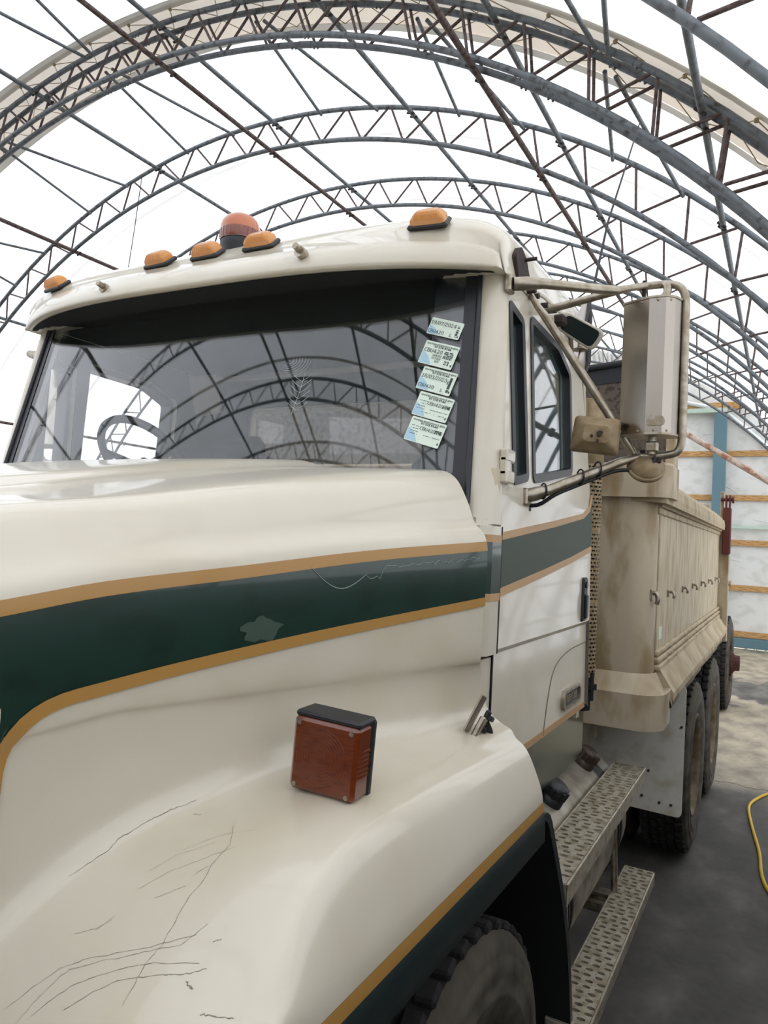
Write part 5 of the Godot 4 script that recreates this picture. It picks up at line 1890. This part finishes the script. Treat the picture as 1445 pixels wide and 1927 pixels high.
	b.bbox(Vector3(-1.70, 1.7, -6.93), Vector3(2.4, 0.95, 0.05), 0.006)
	b.cyl(Vector3(-0.44, 1.62, -6.86), Vector3(-0.44, 1.62, -6.875), 0.02, 10)
	b.cyl(Vector3(-0.425, 1.61, -6.9), Vector3(-0.40, 1.61, -6.9), 0.024, 8)
	obj("tail_post", b, M.body_front, body)
	b = MB.new()
	b.bbox(Vector3(-0.445, 2.06, -6.86), Vector3(0.065, 0.40, 0.07), 0.008)
	b.bbox(Vector3(-0.455, 2.30, -6.86), Vector3(0.014, 0.14, 0.07), 0.006)
	b.bbox(Vector3(-0.427, 2.30, -6.86), Vector3(0.014, 0.14, 0.07), 0.006)
	b.cyl(Vector3(-0.50, 2.33, -6.86), Vector3(-0.395, 2.33, -6.86), 0.014, 10)
	b.cyl(Vector3(-0.41, 2.33, -6.86), Vector3(-0.395, 2.33, -6.86), 0.03, 8)
	obj("tailgate_arm", b, M.red_oxide, body, "dark red tailgate hinge arm")
	b = MB.new()
	b.bbox(Vector3(-1.7, 2.18, -6.95), Vector3(2.2, 0.22, 0.05), 0.01)
	obj("tailgate_top", b, M.body_dust, body)
	# exhaust with perforated heat shield
	b = MB.new()
	b.smooth()
	var et := Transform3D(Basis.IDENTITY, Vector3(-0.722, 0, -2.985))
	b.lathe([Vector2(0.058, 2.19), Vector2(0.066, 2.20), Vector2(0.064, 2.455), Vector2(0.05, 2.46), Vector2(0.05, 2.2)], et, 28, true)
	var ex := obj("exhaust_stack", b, M.dusty_back, T, "dusty exhaust stack with slotted heat shield")
	b = MB.new()
	b.smooth()
	b.lathe([Vector2(0.050, 1.20), Vector2(0.050, 2.2)], et, 20, true)
	obj("exhaust_pipe", b, M.liner, ex)
	b = MB.new()
	var r := 0.064
	var nh := 54
	var na := 18
	for i in nh:
		for j in na:
			var y0 := 1.335 + 0.87 * i / nh
			var dy := 0.87 / nh
			var a0 := TAU * (j + (0.5 if i % 2 else 0.0)) / na
			var da := TAU / na
			var pt := func(fa: float, fy: float) -> Vector3: return et * Vector3(r * cos(a0 + da * fa), y0 + dy * fy, r * sin(a0 + da * fa))
			b.flat()
			if i % 18 == 0:
				b.quad(pt.call(0, 0), pt.call(0, 1), pt.call(1, 1), pt.call(1, 0))
				continue
			var ou := [pt.call(0.0, 0.0), pt.call(0.0, 1.0), pt.call(1.0, 1.0), pt.call(1.0, 0.0), pt.call(0.0, 0.0)]
			var nn := [pt.call(0.14, 0.28), pt.call(0.14, 0.72), pt.call(0.86, 0.72), pt.call(0.86, 0.28), pt.call(0.14, 0.28)]
			b.grid([ou, nn], true)
	obj("heat_shield", b, M.dusty_back, ex)
	b = MB.new()
	b.bbox(Vector3(-0.665, 1.30, -2.95), Vector3(0.02, 0.03, 0.05), 0.005)
	b.cyl(Vector3(-0.655, 1.25, -2.93), Vector3(-0.655, 1.36, -2.93), 0.008, 8)
	b.cyl(Vector3(-0.655, 1.295, -2.93), Vector3(-0.655, 1.315, -2.93), 0.02, 8)
	obj("shield_clamp", b, M.black, ex)
	# folded tarpaulin lying in the body
	b = MB.new()
	for k in 5:
		b.tube(bend([Vector3(-0.72 - 0.02 * k, 2.16 + 0.015 * (k % 2), -3.9 - 0.05 * k), Vector3(-0.62, 2.215 + 0.008 * k, -4.4 - 0.1 * k), Vector3(-0.64, 2.19, -5.0 - 0.12 * k), Vector3(-0.7, 2.15, -5.4)], 0.15, 5), 0.025, 8)
	var tp := obj("tarpaulin", b, M.tarp)
	tag(tp, "black folded tarpaulin lying along the top of the tipper body", "tarpaulin")


func build_truck() -> void:
	var T := thing("tipper_truck", "white tipper truck with green and gold stripes, amber roof lights and dusty aluminium body", "truck", Vector3(XC, 0, -3.4))
	build_hood(T)
	build_cab(T)
	build_mirrors(T)
	build_lower(T)
	build_body(T)


func _ready() -> void:
	var cam := Camera3D.new()
	cam.name = "camera"
	cam.fov = 70.726
	cam.near = 0.02
	cam.far = 200.0
	cam.position = Vector3(0, 1.85, 0)
	cam.rotation_degrees = Vector3(2.0792, 29.1672, 2.8792)
	add_child(cam)
	cam.current = true
	var env := Environment.new()
	env.background_mode = Environment.BG_SKY
	var psm := ProceduralSkyMaterial.new()      # even white overcast
	psm.sky_top_color = Color(0.93, 0.95, 0.98)
	psm.sky_horizon_color = Color(0.95, 0.96, 0.97)
	psm.ground_horizon_color = Color(0.86, 0.87, 0.87)
	psm.ground_bottom_color = Color(0.80, 0.80, 0.78)
	psm.sky_energy_multiplier = 2.1
	psm.ground_energy_multiplier = 1.9
	var sky := Sky.new()
	sky.sky_material = psm
	env.sky = sky
	env.tonemap_mode = Environment.TONE_MAPPER_LINEAR
	env.tonemap_exposure = 0.72
	env.sdfgi_enabled = true
	env.ssao_enabled = true
	env.ssil_enabled = true
	var we := WorldEnvironment.new()
	we.name = "world"
	we.environment = env
	add_child(we)
	make_materials()
	build_room()
	build_frame()
	build_truck()
	build_clutter()
	clear_meta(self)


func clear_meta(n: Node) -> void:
	for c in n.get_children():
		if c.has_meta("_at"):
			c.remove_meta("_at")
		clear_meta(c)
